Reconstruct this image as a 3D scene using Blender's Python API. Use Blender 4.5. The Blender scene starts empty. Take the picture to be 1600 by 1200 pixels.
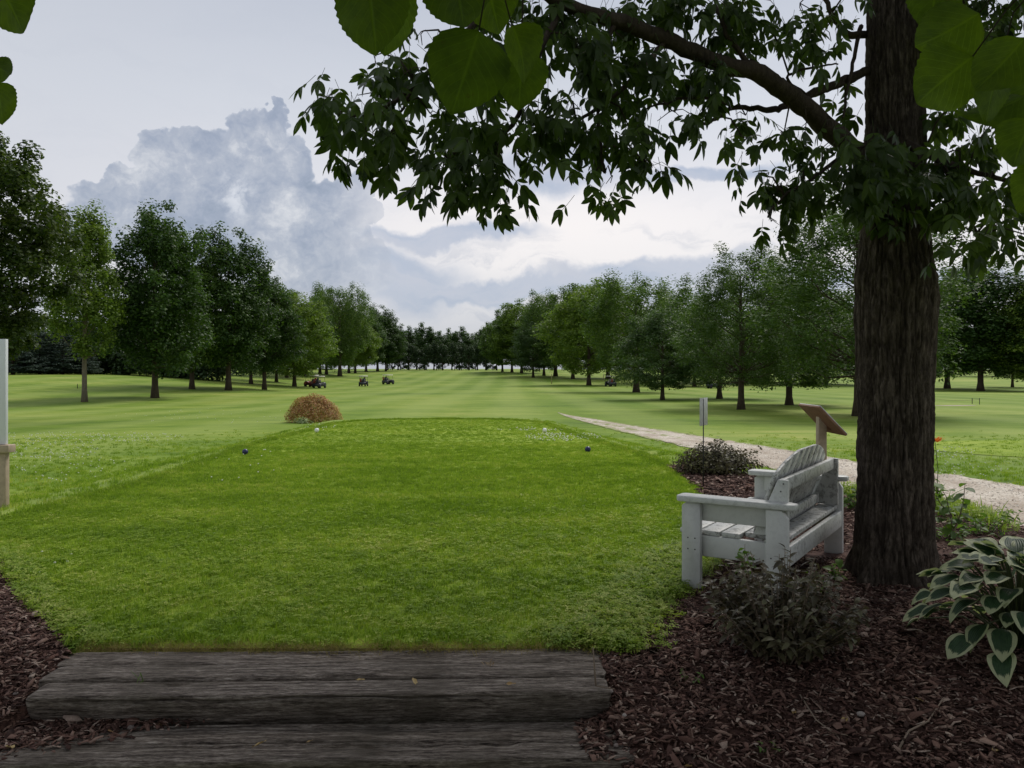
import bpy, math, random
import numpy as np
from math import radians as R, sin, cos, pi, atan, atan2, sqrt
from mathutils import Vector, Matrix, Euler

# ------------------------------------------------------------------ camera, world, sun, exposure
F = 1256.0          # focal length in pixels of the 1600 px wide photograph
EYE = 1.5
HY = 575.0
sc = bpy.context.scene
col = sc.collection
cam_d = bpy.data.cameras.new('camera'); cam = bpy.data.objects.new('camera', cam_d); col.objects.link(cam)
cam.location = (0, 0, EYE); cam.rotation_euler = (R(90), 0, 0)
cam_d.sensor_width = 36; cam_d.lens = 36*F/1600; cam_d.shift_y = -(600-HY)/1600
cam_d.clip_start = 0.05; cam_d.clip_end = 6000
sc.camera = cam
sc.view_settings.view_transform = 'Standard'; sc.view_settings.look = 'None'
sc.view_settings.exposure = 0.14; sc.view_settings.gamma = 1.0; sc.view_settings.use_curve_mapping = False
sc.cycles.max_bounces = 6; sc.cycles.diffuse_bounces = 3; sc.cycles.glossy_bounces = 2
sc.cycles.transmission_bounces = 4; sc.cycles.transparent_max_bounces = 4
SUN_AZ, SUN_EL = 32.0, 50.0      # degrees right of straight ahead, above the horizon


class NT:
    """small helper round a node tree"""
    def __init__(s, nt): s.nt = nt; nt.nodes.clear()
    def put(s, sock, v):
        if v is None: return
        if isinstance(v, bpy.types.NodeSocket): s.nt.links.new(v, sock)
        else:
            if sock.type == 'RGBA' and not hasattr(v, '__len__'): v = (v, v, v, 1)
            elif sock.type == 'RGBA' and len(v) == 3: v = (*v, 1)
            sock.default_value = v
    def n(s, t, props=None, **ins):
        nd = s.nt.nodes.new(t)
        for k, v in (props or {}).items(): setattr(nd, k, v)
        for k, v in ins.items():
            key = int(k[1:]) if k[0] == 'i' and k[1:].isdigit() else k.replace('_', ' ')
            s.put(nd.inputs[key], v)
        return nd
    def m(s, op, a, b=None, c=None, clamp=False):
        nd = s.nt.nodes.new('ShaderNodeMath'); nd.operation = op; nd.use_clamp = clamp
        for i, v in enumerate((a, b, c)): s.put(nd.inputs[i], v)
        return nd.outputs[0]
    def mix(s, f, a, b, mode='MIX'):
        nd = s.nt.nodes.new('ShaderNodeMix'); nd.data_type = 'RGBA'; nd.blend_type = mode; nd.clamp_factor = True
        s.put(nd.inputs[0], f); s.put(nd.inputs[6], a); s.put(nd.inputs[7], b)
        return nd.outputs[2]
    def noise(s, vec, scale, detail=4, rough=.55, dist=0.0):
        nd = s.n('ShaderNodeTexNoise', Scale=scale, Detail=detail, Roughness=rough, Distortion=dist)
        if vec is not None: s.nt.links.new(vec, nd.inputs['Vector'])
        return nd.outputs['Fac']
    def ramp(s, f, stops, interp='LINEAR'):
        nd = s.nt.nodes.new('ShaderNodeValToRGB'); s.put(nd.inputs[0], f); cr = nd.color_ramp; cr.interpolation = interp
        while len(cr.elements) < len(stops): cr.elements.new(.5)
        for e, (p, c) in zip(cr.elements, stops):
            e.position = p; e.color = (*c, 1) if hasattr(c, '__len__') else (c, c, c, 1)
        return nd.outputs[0]
    def mapr(s, f, a, b, c=0.0, d=1.0, smooth=True):
        nd = s.n('ShaderNodeMapRange', {'interpolation_type': 'SMOOTHSTEP' if smooth else 'LINEAR'})
        s.put(nd.inputs[0], f); s.put(nd.inputs[1], a); s.put(nd.inputs[2], b); s.put(nd.inputs[3], c); s.put(nd.inputs[4], d)
        return nd.outputs[0]
    def vscale(s, vec, sc3, loc=(0, 0, 0), rot=(0, 0, 0)):
        nd = s.n('ShaderNodeMapping'); s.nt.links.new(vec, nd.inputs[0])
        nd.inputs['Scale'].default_value = sc3; nd.inputs['Location'].default_value = loc; nd.inputs['Rotation'].default_value = rot
        return nd.outputs[0]


def build_world():
    w = bpy.data.worlds.new('World'); sc.world = w; w.use_nodes = True
    t = NT(w.node_tree)
    tc = t.n('ShaderNodeTexCoord').outputs['Generated']
    sep = t.n('ShaderNodeSeparateXYZ', Vector=tc)
    az = t.m('ARCTAN2', sep.outputs[0], sep.outputs[1]); el = t.m('ARCSINE', sep.outputs[2])
    p = t.n('ShaderNodeCombineXYZ', X=az, Y=el, Z=0.0).outputs[0]
    def ae(px, py):
        a = atan((px-800)/F); return a, atan((HY-py)/F*cos(a))
    # domain warp for billowing edges (noise on the direction itself, no seam)
    def warp(scale, amt, detail=5):
        nd = t.n('ShaderNodeTexNoise', Scale=scale, Detail=detail, Roughness=.55); t.nt.links.new(tc, nd.inputs['Vector'])
        v = t.n('ShaderNodeVectorMath', {'operation': 'SUBTRACT'}); t.put(v.inputs[0], nd.outputs['Color']); v.inputs[1].default_value = (.5, .5, .5)
        v2 = t.n('ShaderNodeVectorMath', {'operation': 'SCALE'}); t.put(v2.inputs[0], v.outputs[0]); v2.inputs['Scale'].default_value = amt
        return v2.outputs[0]
    def vadd(a, b):
        v = t.n('ShaderNodeVectorMath', {'operation': 'ADD'}); t.put(v.inputs[0], a); t.put(v.inputs[1], b); return v.outputs[0]
    pw = vadd(vadd(vadd(p, warp(9, .035, 3)), warp(26, .040, 3)), warp(75, .016, 4))
    ps = vadd(p, warp(11, .09, 6))
    def blob(vec, px, py, rx, ry, rot=0):
        a, e = ae(px, py)
        v = t.n('ShaderNodeVectorMath', {'operation': 'SUBTRACT'}); t.put(v.inputs[0], vec); v.inputs[1].default_value = (a, e, 0)
        vv = v.outputs[0]
        if rot:
            r = t.n('ShaderNodeVectorRotate', {'rotation_type': 'Z_AXIS'}); t.put(r.inputs[0], vv); r.inputs['Angle'].default_value = R(rot); vv = r.outputs[0]
        m = t.n('ShaderNodeVectorMath', {'operation': 'MULTIPLY'}); t.put(m.inputs[0], vv); m.inputs[1].default_value = (F/rx, F/ry, 0)
        l = t.n('ShaderNodeVectorMath', {'operation': 'LENGTH'}); t.put(l.inputs[0], m.outputs[0])
        return t.m('SUBTRACT', 1.0, l.outputs['Value'])
    def union(lst, k=.18):
        o = lst[0]
        for b in lst[1:]: o = t.m('SMOOTH_MAX', o, b, k)
        return o
    cum = union([blob(pw, *b) for b in [(196, 318, 58, 44), (212, 285, 30, 26), (262, 246, 44, 40), (300, 226, 24, 22), (388, 200, 40, 34), (420, 186, 26, 20), (345, 270, 90, 56), (420, 262, 62, 58), (455, 232, 24, 24),
                 (290, 350, 165, 66), (450, 335, 96, 60), (520, 330, 54, 50), (560, 300, 28, 34), (575, 340, 26, 22), (430, 420, 180, 74), (560, 400, 60, 40)]], .07)
    el_f = t.mapr(el, 0.0, ae(800, 0)[1], 0, 1, False)
    base = t.ramp(el_f, [(0, (.46, .49, .55)), (.12, (.57, .58, .63)), (.30, (.80, .77, .77)), (.48, (.74, .73, .76)), (.72, (.63, .65, .70)), (1, (.50, .53, .60))])
    side = t.mapr(az, R(-34), R(-6), 1, 0)
    base = t.mix(t.m('MULTIPLY', side, .5), base, (.57, .59, .64))
    warm = t.mapr(blob(p, 900, 350, 520, 110), 0, 1, 0, .75)
    base = t.mix(warm, base, (.94, .88, .85))
    # thin grey streaks lying low across the sky
    sv = t.vscale(ps, (5, 26, 5))
    sn = t.noise(sv, 1.0, 7, .58)
    st = t.mapr(sn, .48, .64)
    low = t.mapr(el, ae(800, 470)[1], ae(800, 300)[1], .85, .06)
    base = t.mix(t.m('MULTIPLY', st, low), base, (.43, .46, .54))
    bands = union([blob(ps, *b) for b in [(880, 268, 120, 44), (1090, 272, 150, 15), (700, 372, 170, 20), (1010, 425, 190, 26, -6), (800, 455, 380, 22),
                  (1180, 455, 220, 30), (620, 440, 120, 60), (1540, 440, 160, 20)]], .1)
    bm = t.mapr(bands, -.12, .5)
    base = t.mix(t.m('MULTIPLY', bm, .85), base, t.mix(t.mapr(sn, .35, .65), (.36, .42, .54), (.50, .52, .60)))
    # the towering cumulus on the left
    cm = t.mapr(cum, -.02, .06)
    n1 = t.noise(t.vscale(pw, (1, 1.25, 1)), 15, 7, .62)
    n2 = t.noise(t.vscale(ps, (1, 1, 1), (.3, 0, 0)), 30, 6, .6)
    depth = t.mapr(cum, 0, .55)
    sh = t.m('ADD', t.m('MULTIPLY', n1, .75), t.m('MULTIPLY', n2, .25))
    cc = t.ramp(sh, [(.34, (.26, .305, .39)), (.44, (.33, .37, .46)), (.53, (.43, .46, .53)), (.64, (.65, .66, .69))])
    cc = t.mix(t.mapr(cum, .02, .16, .35, 0), cc, (.50, .53, .60))
    hole = t.m('MULTIPLY', t.mapr(blob(pw, 372, 308, 38, 56), .0, .9), t.mapr(n2, .38, .60))
    cc = t.mix(hole, cc, (.66, .68, .73))
    fade = t.mapr(el, ae(400, 520)[1], ae(400, 400)[1], .45, 1)
    fade = t.m('MULTIPLY', fade, t.mapr(az, ae(640, 0)[0], ae(500, 0)[0], .25, 1))
    out = t.mix(t.m('MULTIPLY', cm, fade), base, cc)
    sky = t.n('ShaderNodeTexSky', {'sky_type': 'NISHITA', 'sun_disc': False, 'sun_elevation': R(SUN_EL), 'sun_rotation': R(SUN_AZ)})
    STR = .1
    big = t.n('ShaderNodeVectorMath', {'operation': 'SCALE'}); t.put(big.inputs[0], out); big.inputs['Scale'].default_value = 1/STR
    fin = t.mix(.9, sky.outputs[0], big.outputs[0])
    bg = t.n('ShaderNodeBackground', Color=fin, Strength=STR)
    o = t.n('ShaderNodeOutputWorld'); t.nt.links.new(bg.outputs[0], o.inputs[0])
    w.cycles.sampling_method = 'MANUAL'; w.cycles.sample_map_resolution = 512
build_world()
sl = bpy.data.lights.new('sun', 'SUN'); sun = bpy.data.objects.new('sun', sl); col.objects.link(sun)
sl.energy = 2.3; sl.angle = R(20); sl.color = (1, .95, .88)
a, e = R(SUN_AZ), R(SUN_EL)
sun.rotation_euler = Vector((sin(a)*cos(e), cos(a)*cos(e), sin(e))).to_track_quat('Z', 'Y').to_euler()

# ------------------------------------------------------------------ numeric helpers
rng = np.random.default_rng(7)
random.seed(7)

def _h(ix, iy, iz, seed):
    n = (ix.astype(np.int64)*374761393 + iy.astype(np.int64)*668265263 + iz.astype(np.int64)*2147483647 + seed*974634777) & 0xffffffff
    n = ((n ^ (n >> 13))*1274126177) & 0xffffffff
    n = ((n ^ (n >> 16))*2246822519) & 0xffffffff
    return ((n ^ (n >> 15)) & 0xffffff)/float(0xffffff)

def vnoise(x, y, z=0.0, seed=0):
    x, y, z = np.broadcast_arrays(np.asarray(x, float), np.asarray(y, float), np.asarray(z, float))
    ix, iy, iz = np.floor(x), np.floor(y), np.floor(z)
    fx, fy, fz = x-ix, y-iy, z-iz
    fx, fy, fz = [f*f*(3-2*f) for f in (fx, fy, fz)]
    r = 0
    for dx in (0, 1):
        for dy in (0, 1):
            for dz in (0, 1):
                r = r + _h(ix+dx, iy+dy, iz+dz, seed)*(fx if dx else 1-fx)*(fy if dy else 1-fy)*(fz if dz else 1-fz)
    return r*2-1

def fbm(x, y, z=0.0, oct=4, seed=0):
    r = 0; a = 1; tot = 0
    for o in range(oct):
        r = r + a*vnoise(np.asarray(x)*2**o, np.asarray(y)*2**o, np.asarray(z)*2**o, seed+o*17); tot += a; a *= .5
    return r/tot

def sstep(a, b, x):
    t = np.clip((x-a)/(b-a), 0, 1); return t*t*(3-2*t)

_ys = np.array([-60, 0, 12, 24, 48, 80, 120, 146, 175, 210, 260, 300, 340, 420, 700, 3000.])
_zs = np.array([-.4, -.3, -.35, -.6, -1.0, -1.35, -1.75, -1.8, -1.4, -.5, .75, .95, .7, -.5, -2, -2.])
_yd = np.linspace(-60, 3000, 6121); _zd = np.interp(_yd, _ys, _zs); _k = np.hanning(41); _k /= _k.sum()
_zd = np.convolve(np.pad(_zd, 20, 'edge'), _k, 'valid')
XR_Y, XR_X = [0, 5, 8, 12, 18, 23.5], [7, 5.6, 4.2, 3.0, 1.5, .6]
TIE_X0, TIE_X1 = -2.29, .45

def terrain(x, y, cut=True):
    x, y = np.broadcast_arrays(np.asarray(x, float), np.asarray(y, float))
    b = np.interp(y, _yd, _zd)
    b = b + 2.4*sstep(-22, -62, x)*sstep(50, 112, y)*(1-sstep(150, 260, y))
    b = b - .35*sstep(-8, -30, x)*sstep(8, 30, y)*(1-sstep(50, 90, y))
    b = b - 1.1*sstep(25, 90, x)*sstep(150, 250, y)
    b = b + .12*fbm(x/14, y/18, 3.3, 3, 5)*sstep(24, 45, y) + .35*fbm(x/50, y/60, 1.3, 2, 9)*sstep(60, 130, y)
    # low dark swell just beyond the tee, faint mounds
    b = b + .20*np.exp(-((x+1.5)/7)**2-((y-44)/3.0)**2)
    dl = np.maximum(0, -5.0-x); dr = np.maximum(0, x-np.interp(y, XR_Y, XR_X)); df = np.maximum(0, y-23.3)
    d = np.sqrt(dl**2+dr**2+(df*.7)**2)
    T = 1-sstep(0, 2.4, d)
    z = b*(1-T)
    z = z + .012*fbm(x/1.3, y/1.6, 0, 3, 2)*sstep(4.6, 6, y)
    # the bank down to the viewer
    z = z - .3*sstep(4.4, 2.6, y)
    if cut:
        inx = sstep(TIE_X0-.02, TIE_X0+.06, x)*(1-sstep(TIE_X1-.06, TIE_X1+.03, x))
        z = z - inx*sstep(4.33, 4.23, y)*.10 - inx*sstep(3.73, 3.65, y)*.11
    return z

def W(px, py, d): return Vector(((px-800)/F*d, d, EYE-(py-HY)/F*d))
def G(px, py, lift=0.0):
    """point of the ground seen at a pixel of the photograph"""
    ds = np.concatenate([np.arange(3, 40, .02), np.arange(40, 420, .1)])
    x = (px-800)/F*ds; z = EYE-(py-HY)/F*ds; g = terrain(x, ds)
    i = np.argmax(z <= g)
    if z[i] > g[i]: i = np.argmin(z-g)
    return Vector((x[i], ds[i], g[i]+lift))
def gz(x, y): return float(terrain(x, y))

def fast_mesh(name, v, f, uv=None, rnd=None, smooth=False, attrs=None):
    """v (N,3); f (M,k) array or list of such arrays"""
    me = bpy.data.meshes.new(name)
    fl = f if isinstance(f, list) else [f]
    fl = [np.asarray(q, np.int32) for q in fl if len(q)]
    me.vertices.add(len(v)); me.vertices.foreach_set('co', np.asarray(v, np.float32).ravel())
    loops = np.concatenate([q.ravel() for q in fl]); tot = np.concatenate([np.full(len(q), q.shape[1], np.int32) for q in fl])
    st = np.concatenate([[0], np.cumsum(tot)[:-1]]).astype(np.int32)
    me.loops.add(len(loops)); me.loops.foreach_set('vertex_index', loops)
    me.polygons.add(len(tot)); me.polygons.foreach_set('loop_start', st); me.polygons.foreach_set('loop_total', tot)
    if smooth: me.polygons.foreach_set('use_smooth', np.ones(len(tot), bool))
    if uv is not None:
        l = me.uv_layers.new(name='UVMap'); l.data.foreach_set('uv', np.asarray(uv, np.float32)[loops].ravel())
    if rnd is not None:
        at = me.attributes.new('rnd', 'FLOAT', 'FACE'); at.data.foreach_set('value', np.asarray(rnd, np.float32))
    for k, arr in (attrs or {}).items():
        at = me.attributes.new(k, 'FLOAT', 'POINT'); at.data.foreach_set('value', np.asarray(arr, np.float32))
    me.update(calc_edges=True)
    return me

def link(name, me, mat=None, parent=None, loc=None):
    o = bpy.data.objects.new(name, me); col.objects.link(o)
    if mat is not None and me is not None and not me.materials: me.materials.append(mat)
    if parent is not None: o.parent = parent
    if loc is not None: o.location = loc
    return o
def tag(o, label, cat, group=None):
    o['label'] = label; o['category'] = cat
    if group: o['group'] = group
    return o
def thing(name, label, cat, loc=(0, 0, 0), rz=0, group=None):
    o = bpy.data.objects.new(name, None); col.objects.link(o); o.location = loc; o.rotation_euler = (0, 0, rz); o.empty_display_size = .1
    return tag(o, label, cat, group)
def struct(o): o['kind'] = 'structure'; return o
def stuff(o, label=None, cat=None):
    o['kind'] = 'stuff'
    if label: o['label'] = label
    if cat: o['category'] = cat
    return o

class MB:
    """collects pieces of geometry into one mesh"""
    def __init__(s): s.v = []; s.f4 = []; s.f3 = []; s.n = 0
    def add(s, v, f):
        v = np.asarray(v, float)
        for q in f:
            q = [i+s.n for i in q]
            (s.f4 if len(q) == 4 else s.f3).append(q) if len(q) in (3, 4) else s.f3.extend([q[0], q[i], q[i+1]] for i in range(1, len(q)-1))
        s.v.append(v); s.n += len(v)
    def box(s, c, d, M=None):
        x, y, z = [q/2 for q in d]
        v = np.array([(-x, -y, -z), (x, -y, -z), (x, y, -z), (-x, y, -z), (-x, -y, z), (x, -y, z), (x, y, z), (-x, y, z)])
        if M is not None: v = v @ np.array(M.to_3x3()).T
        s.add(v+np.array(c), [(0, 3, 2, 1), (4, 5, 6, 7), (0, 1, 5, 4), (1, 2, 6, 5), (2, 3, 7, 6), (3, 0, 4, 7)])
    def tube(s, pts, rad, n=6, cap=True, wob=0):
        pts = np.array([tuple(p) for p in pts], float); m = len(pts)
        rad = np.full(m, rad) if np.isscalar(rad) else np.asarray(rad, float)
        T = np.gradient(pts, axis=0); T /= np.linalg.norm(T, axis=1)[:, None]+1e-9
        up = np.array([0, 0, 1.]) if abs(T[0][2]) < .9 else np.array([1., 0, 0])
        vs = []
        for i in range(m):
            u = np.cross(T[i], up); u /= np.linalg.norm(u)+1e-9; w = np.cross(u, T[i]); up = w
            an = np.linspace(0, 2*pi, n, endpoint=False)
            rr = rad[i]*(1+wob*np.array([random.uniform(-1, 1) for _ in range(n)]))
            vs.append(pts[i]+np.outer(np.cos(an)*rr, u)+np.outer(np.sin(an)*rr, w))
        f = [(i*n+j, i*n+(j+1) % n, (i+1)*n+(j+1) % n, (i+1)*n+j) for i in range(m-1) for j in range(n)]
        if cap: f += [tuple(range(n))[::-1], tuple((m-1)*n+j for j in range(n))]
        s.add(np.concatenate(vs), f)
    def ball(s, c, r, nu=10, nv=6, sc3=(1, 1, 1)):
        v = [(0, 0, 1)]
        for i in range(1, nv):
            for j in range(nu):
                a, b = pi*i/nv, 2*pi*j/nu; v.append((sin(a)*cos(b), sin(a)*sin(b), cos(a)))
        v.append((0, 0, -1)); L = len(v)-1
        f = [(0, 1+j, 1+(j+1) % nu) for j in range(nu)]
        f += [(1+i*nu+j, 1+(i+1)*nu+j, 1+(i+1)*nu+(j+1) % nu, 1+i*nu+(j+1) % nu) for i in range(nv-2) for j in range(nu)]
        f += [(L, 1+(nv-2)*nu+(j+1) % nu, 1+(nv-2)*nu+j) for j in range(nu)]
        s.add(np.array(v)*r*np.array(sc3)+np.array(c), f)
    def prism(s, poly, z0, z1, axis='z'):
        """closed outline poly extruded; axis picks the extrusion direction"""
        n = len(poly); P = []
        for z in (z0, z1):
            for a, b in poly: P.append({'z': (a, b, z), 'x': (z, a, b), 'y': (a, z, b)}[axis])
        f = [(i, (i+1) % n, n+(i+1) % n, n+i) for i in range(n)]+[tuple(range(n))[::-1], tuple(range(n, 2*n))]
        s.add(np.array(P), f)
    def mesh(s, name, smooth=False):
        me = bpy.data.meshes.new(name)
        v = np.concatenate(s.v)
        me = fast_mesh(name, v, [q for q in (s.f4, s.f3) if q], smooth=smooth)
        return me
    def build(s, name, mat, parent=None, smooth=False, bevel=0):
        o = link(name, s.mesh(name, smooth), mat, parent)
        if bevel:
            b = o.modifiers.new('bevel', 'BEVEL'); b.width = bevel; b.segments = 2; b.limit_method = 'ANGLE'
        return o

# ------------------------------------------------------------------ materials
def material(name, fn):
    m = bpy.data.materials.new(name); m.use_nodes = True; t = NT(m.node_tree)
    sh = fn(t); o = t.n('ShaderNodeOutputMaterial'); t.nt.links.new(sh, o.inputs[0])
    return m
def princ(t, colr, rough=.7, bump=None, bs=.5, bd=.01, spec=.3, metal=0):
    nd = t.n('ShaderNodeBsdfPrincipled', Base_Color=colr, Roughness=rough, Metallic=metal)
    t.put(nd.inputs['Specular IOR Level'], spec)
    if bump is not None:
        b = t.n('ShaderNodeBump', Strength=bs, Distance=bd, Height=bump); t.nt.links.new(b.outputs[0], nd.inputs['Normal'])
    return nd.outputs[0]
def pos(t): return t.n('ShaderNodeNewGeometry').outputs['Position']
def objc(t): return t.n('ShaderNodeTexCoord').outputs['Object']
def attr(t, n): return t.n('ShaderNodeAttribute', {'attribute_name': n}).outputs['Fac']
def orand(t): return t.n('ShaderNodeObjectInfo').outputs['Random']

def leaf_mat(name, stops, trans=.35, tcol=None, rough=.55, spec=.25, nscale=.5, use_obj=False, tw=1.5):
    def fn(t):
        r = attr(t, 'rnd') if not use_obj else orand(t)
        f = t.m('ADD', t.m('MULTIPLY', r, .5), t.m('MULTIPLY', t.noise(pos(t), nscale, 2), .5))
        c = t.ramp(f, stops)
        d = princ(t, c, rough, spec=spec)
        tc = t.mix(1.0, c, tcol or (tw, tw*1.1, tw*.45), 'MULTIPLY')
        tr = t.n('ShaderNodeBsdfTranslucent', Color=tc).outputs[0]
        mx = t.n('ShaderNodeMixShader'); t.put(mx.inputs[0], trans); t.put(mx.inputs[1], d); t.put(mx.inputs[2], tr)
        return mx.outputs[0]
    return material(name, fn)

def ground_color(t, tee):
    p = pos(t)
    big = t.noise(t.vscale(p, (.09, .05, 1)), 1.0, 4)
    wide = t.noise(t.vscale(p, (.022, .13, 1), (7, 2, 0)), 1.0, 6, .7); patch = t.noise(p, 1.1, 5, .65)
    streak = t.noise(t.vscale(p, (.16, 1.1, 1)), 1.0, 5, .6)
    streak2 = t.noise(t.vscale(p, (.5, 3.3, 1), (3, 1, 0)), 1.0, 4, .65)
    fine = t.noise(p, 26, 4, .7)
    sep = t.n('ShaderNodeSeparateXYZ', Vector=p)
    # mower passes running down the fairway
    mow = t.m('SINE', t.m('ADD', t.m('MULTIPLY', sep.outputs[0], 1.15), t.m('MULTIPLY', big, 3.0)))
    f = t.m('ADD', t.m('ADD', t.m('MULTIPLY', big, .25), t.m('MULTIPLY', wide, .30)), t.m('ADD', t.m('MULTIPLY', streak, .2), t.m('ADD', t.m('MULTIPLY', streak2, .12), t.m('MULTIPLY', patch, .13))))
    f = t.mapr(f, .41, .59, .05, .95, False)
    if tee:
        c = t.ramp(f, [(.1, (.16, .24, .018)), (.5, (.25, .34, .030)), (.9, (.35, .42, .06))])
    else:
        c = t.ramp(f, [(.05, (.085, .155, .013)), (.38, (.145, .23, .022)), (.62, (.205, .285, .036)), (.95, (.33, .36, .085))])
        c = t.mix(t.mapr(mow, -1, 1, 0, .30), c, (.33, .39, .11))
    c = t.mix(t.mapr(fine, .35, .7, .0, .35), c, t.mix(1.0, c, (.5, .55, .45), 'MULTIPLY'))
    return c, fine, p
def lawn_fn(tee):
    def fn(t):
        c, fine, p = ground_color(t, tee)
        return princ(t, c, .85, fine, .6, .02, .15)
    return fn
M = {}
M['lawn'] = material('fairway turf', lawn_fn(False))
M['tee'] = material('tee turf', lawn_fn(True))

def blade_fn(stops, nsc=(.35, .8)):
    def fn(t):
        p = pos(t)
        f = t.m('ADD', t.m('MULTIPLY', orand(t), .30), t.m('ADD', t.m('MULTIPLY', t.noise(t.vscale(p, (nsc[0], nsc[1], 0)), 1.0, 4), .55), t.m('MULTIPLY', attr(t, 'rnd'), .15)))
        c = t.ramp(f, stops)
        d = princ(t, c, .6, spec=.2)
        tr = t.n('ShaderNodeBsdfTranslucent', Color=t.mix(1.0, c, (1.3, 1.5, .6), 'MULTIPLY')).outputs[0]
        mx = t.n('ShaderNodeMixShader'); t.put(mx.inputs[0], .35); t.put(mx.inputs[1], d); t.put(mx.inputs[2], tr)
        return mx.outputs[0]
    return fn
M['blade'] = material('tee grass', blade_fn([(.30, (.11, .185, .015)), (.46, (.195, .29, .026)), (.60, (.28, .37, .045)), (.74, (.44, .44, .13))], (.45, 1.0)))
M['blade_rough'] = material('rough grass', blade_fn([(.30, (.13, .215, .022)), (.45, (.22, .31, .040)), (.58, (.31, .38, .07)), (.72, (.46, .47, .16))]))

def mulch_fn(chip):
    def fn(t):
        p = pos(t)
        if chip: f = t.m('ADD', t.m('MULTIPLY', attr(t, 'rnd'), .8), t.m('MULTIPLY', t.noise(p, 2.0, 3), .3))
        else: f = t.m('SUBTRACT', t.noise(p, 45, 6, .7), .16)
        c = t.ramp(f, [(.12, (.028, .015, .012)), (.38, (.072, .038, .030)), (.62, (.13, .072, .056)), (.84, (.21, .14, .11)), (1, (.42, .34, .28))])
        return princ(t, c, .9, t.noise(p, 150, 4), .5, .004, .15)
    return fn
M['mulch'] = material('mulch bed', mulch_fn(False)); M['chip'] = material('bark chips', mulch_fn(True))

def gravel_fn(t):
    p = pos(t)
    vor = t.n('ShaderNodeTexVoronoi', Scale=38.0, Vector=p)
    n = t.noise(t.vscale(p, (.8, .35, 1)), 1.6, 5, .65)
    c = t.ramp(t.n('ShaderNodeSeparateColor', Color=vor.outputs['Color']).outputs[0], [(0, (.36, .30, .24)), (.5, (.55, .49, .40)), (1, (.70, .65, .57))])
    c = t.mix(t.mapr(n, .40, .62, 0, .5), c, (.24, .17, .12))
    at = attr(t, 'grassy')
    g = t.mapr(t.m('ADD', at, t.m('MULTIPLY', t.m('SUBTRACT', t.noise(t.vscale(p, (1.5, .9, 1)), 2.2, 6, .7), .5), 2.4)), .5, .75)
    c = t.mix(g, c, t.mix(t.noise(p, 9, 4), (.14, .20, .04), (.30, .30, .12)))
    return princ(t, c, .9, t.m('MULTIPLY', vor.outputs['Distance'], -1.0), .5, .01, .2)
M['gravel'] = material('crushed stone', gravel_fn)
M['pebble'] = material('pebble', lambda t: princ(t, t.ramp(attr(t, 'rnd'), [(0, (.30, .24, .19)), (.5, (.50, .44, .36)), (1, (.70, .66, .59))]), .8, t.noise(pos(t), 60, 3), .4, .003))
M['stone'] = material('grey stone', lambda t: princ(t, t.ramp(t.m('ADD', t.m('MULTIPLY', orand(t), .6), t.m('MULTIPLY', t.noise(objc(t), 30, 4), .4)), [(.2, (.10, .08, .07)), (.6, (.22, .18, .16)), (.9, (.38, .35, .33))]), .75, t.noise(objc(t), 80, 4), .5, .003))

def tie_fn(t):
    p = objc(t)
    g = t.noise(t.vscale(p, (5, 55, 55)), 1.0, 8, .75)
    g2 = t.noise(t.vscale(p, (26, 150, 150)), 1.0, 5, .75)
    st = t.noise(p, 3.2, 4, .6)
    c = t.ramp(t.m('ADD', t.m('MULTIPLY', g, .6), t.m('MULTIPLY', g2, .4)), [(.40, (.014, .010, .008)), (.465, (.10, .08, .065)), (.53, (.20, .168, .14)), (.62, (.42, .37, .32))])
    c = t.mix(t.mapr(st, .45, .68, 0, .55), c, (.075, .062, .046))
    return princ(t, c, .85, t.m('ADD', g, t.m('MULTIPLY', g2, .7)), 1.0, .012, .2)
M['tie'] = material('weathered timber', tie_fn)

def bark_fn(sc1, stops, bs=.8):
    def fn(t):
        p = objc(t)
        g = t.noise(t.vscale(p, (1, 1, .32)), sc1, 8, .75, .3)
        g2 = t.noise(p, sc1*.25, 3)
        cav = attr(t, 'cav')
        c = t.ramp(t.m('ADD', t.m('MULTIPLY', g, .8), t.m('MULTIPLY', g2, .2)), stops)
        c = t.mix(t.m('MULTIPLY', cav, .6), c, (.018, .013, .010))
        return princ(t, c, .9, g, bs, .02, .15)
    return fn
M['bark'] = material('furrowed bark', bark_fn(30, [(.36, (.026, .020, .015)), (.5, (.072, .057, .045)), (.63, (.15, .122, .098))]))
M['bark_far'] = material('tree bark', bark_fn(9, [(.3, (.035, .026, .018)), (.55, (.075, .058, .042)), (.75, (.13, .105, .08))]))
M['bark_pale'] = material('pale bark', bark_fn(9, [(.3, (.09, .075, .055)), (.55, (.16, .135, .10)), (.75, (.24, .21, .16))]))
M['limb'] = material('dark limb bark', bark_fn(40, [(.3, (.025, .019, .015)), (.55, (.06, .046, .036)), (.75, (.11, .09, .07))]))

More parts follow.
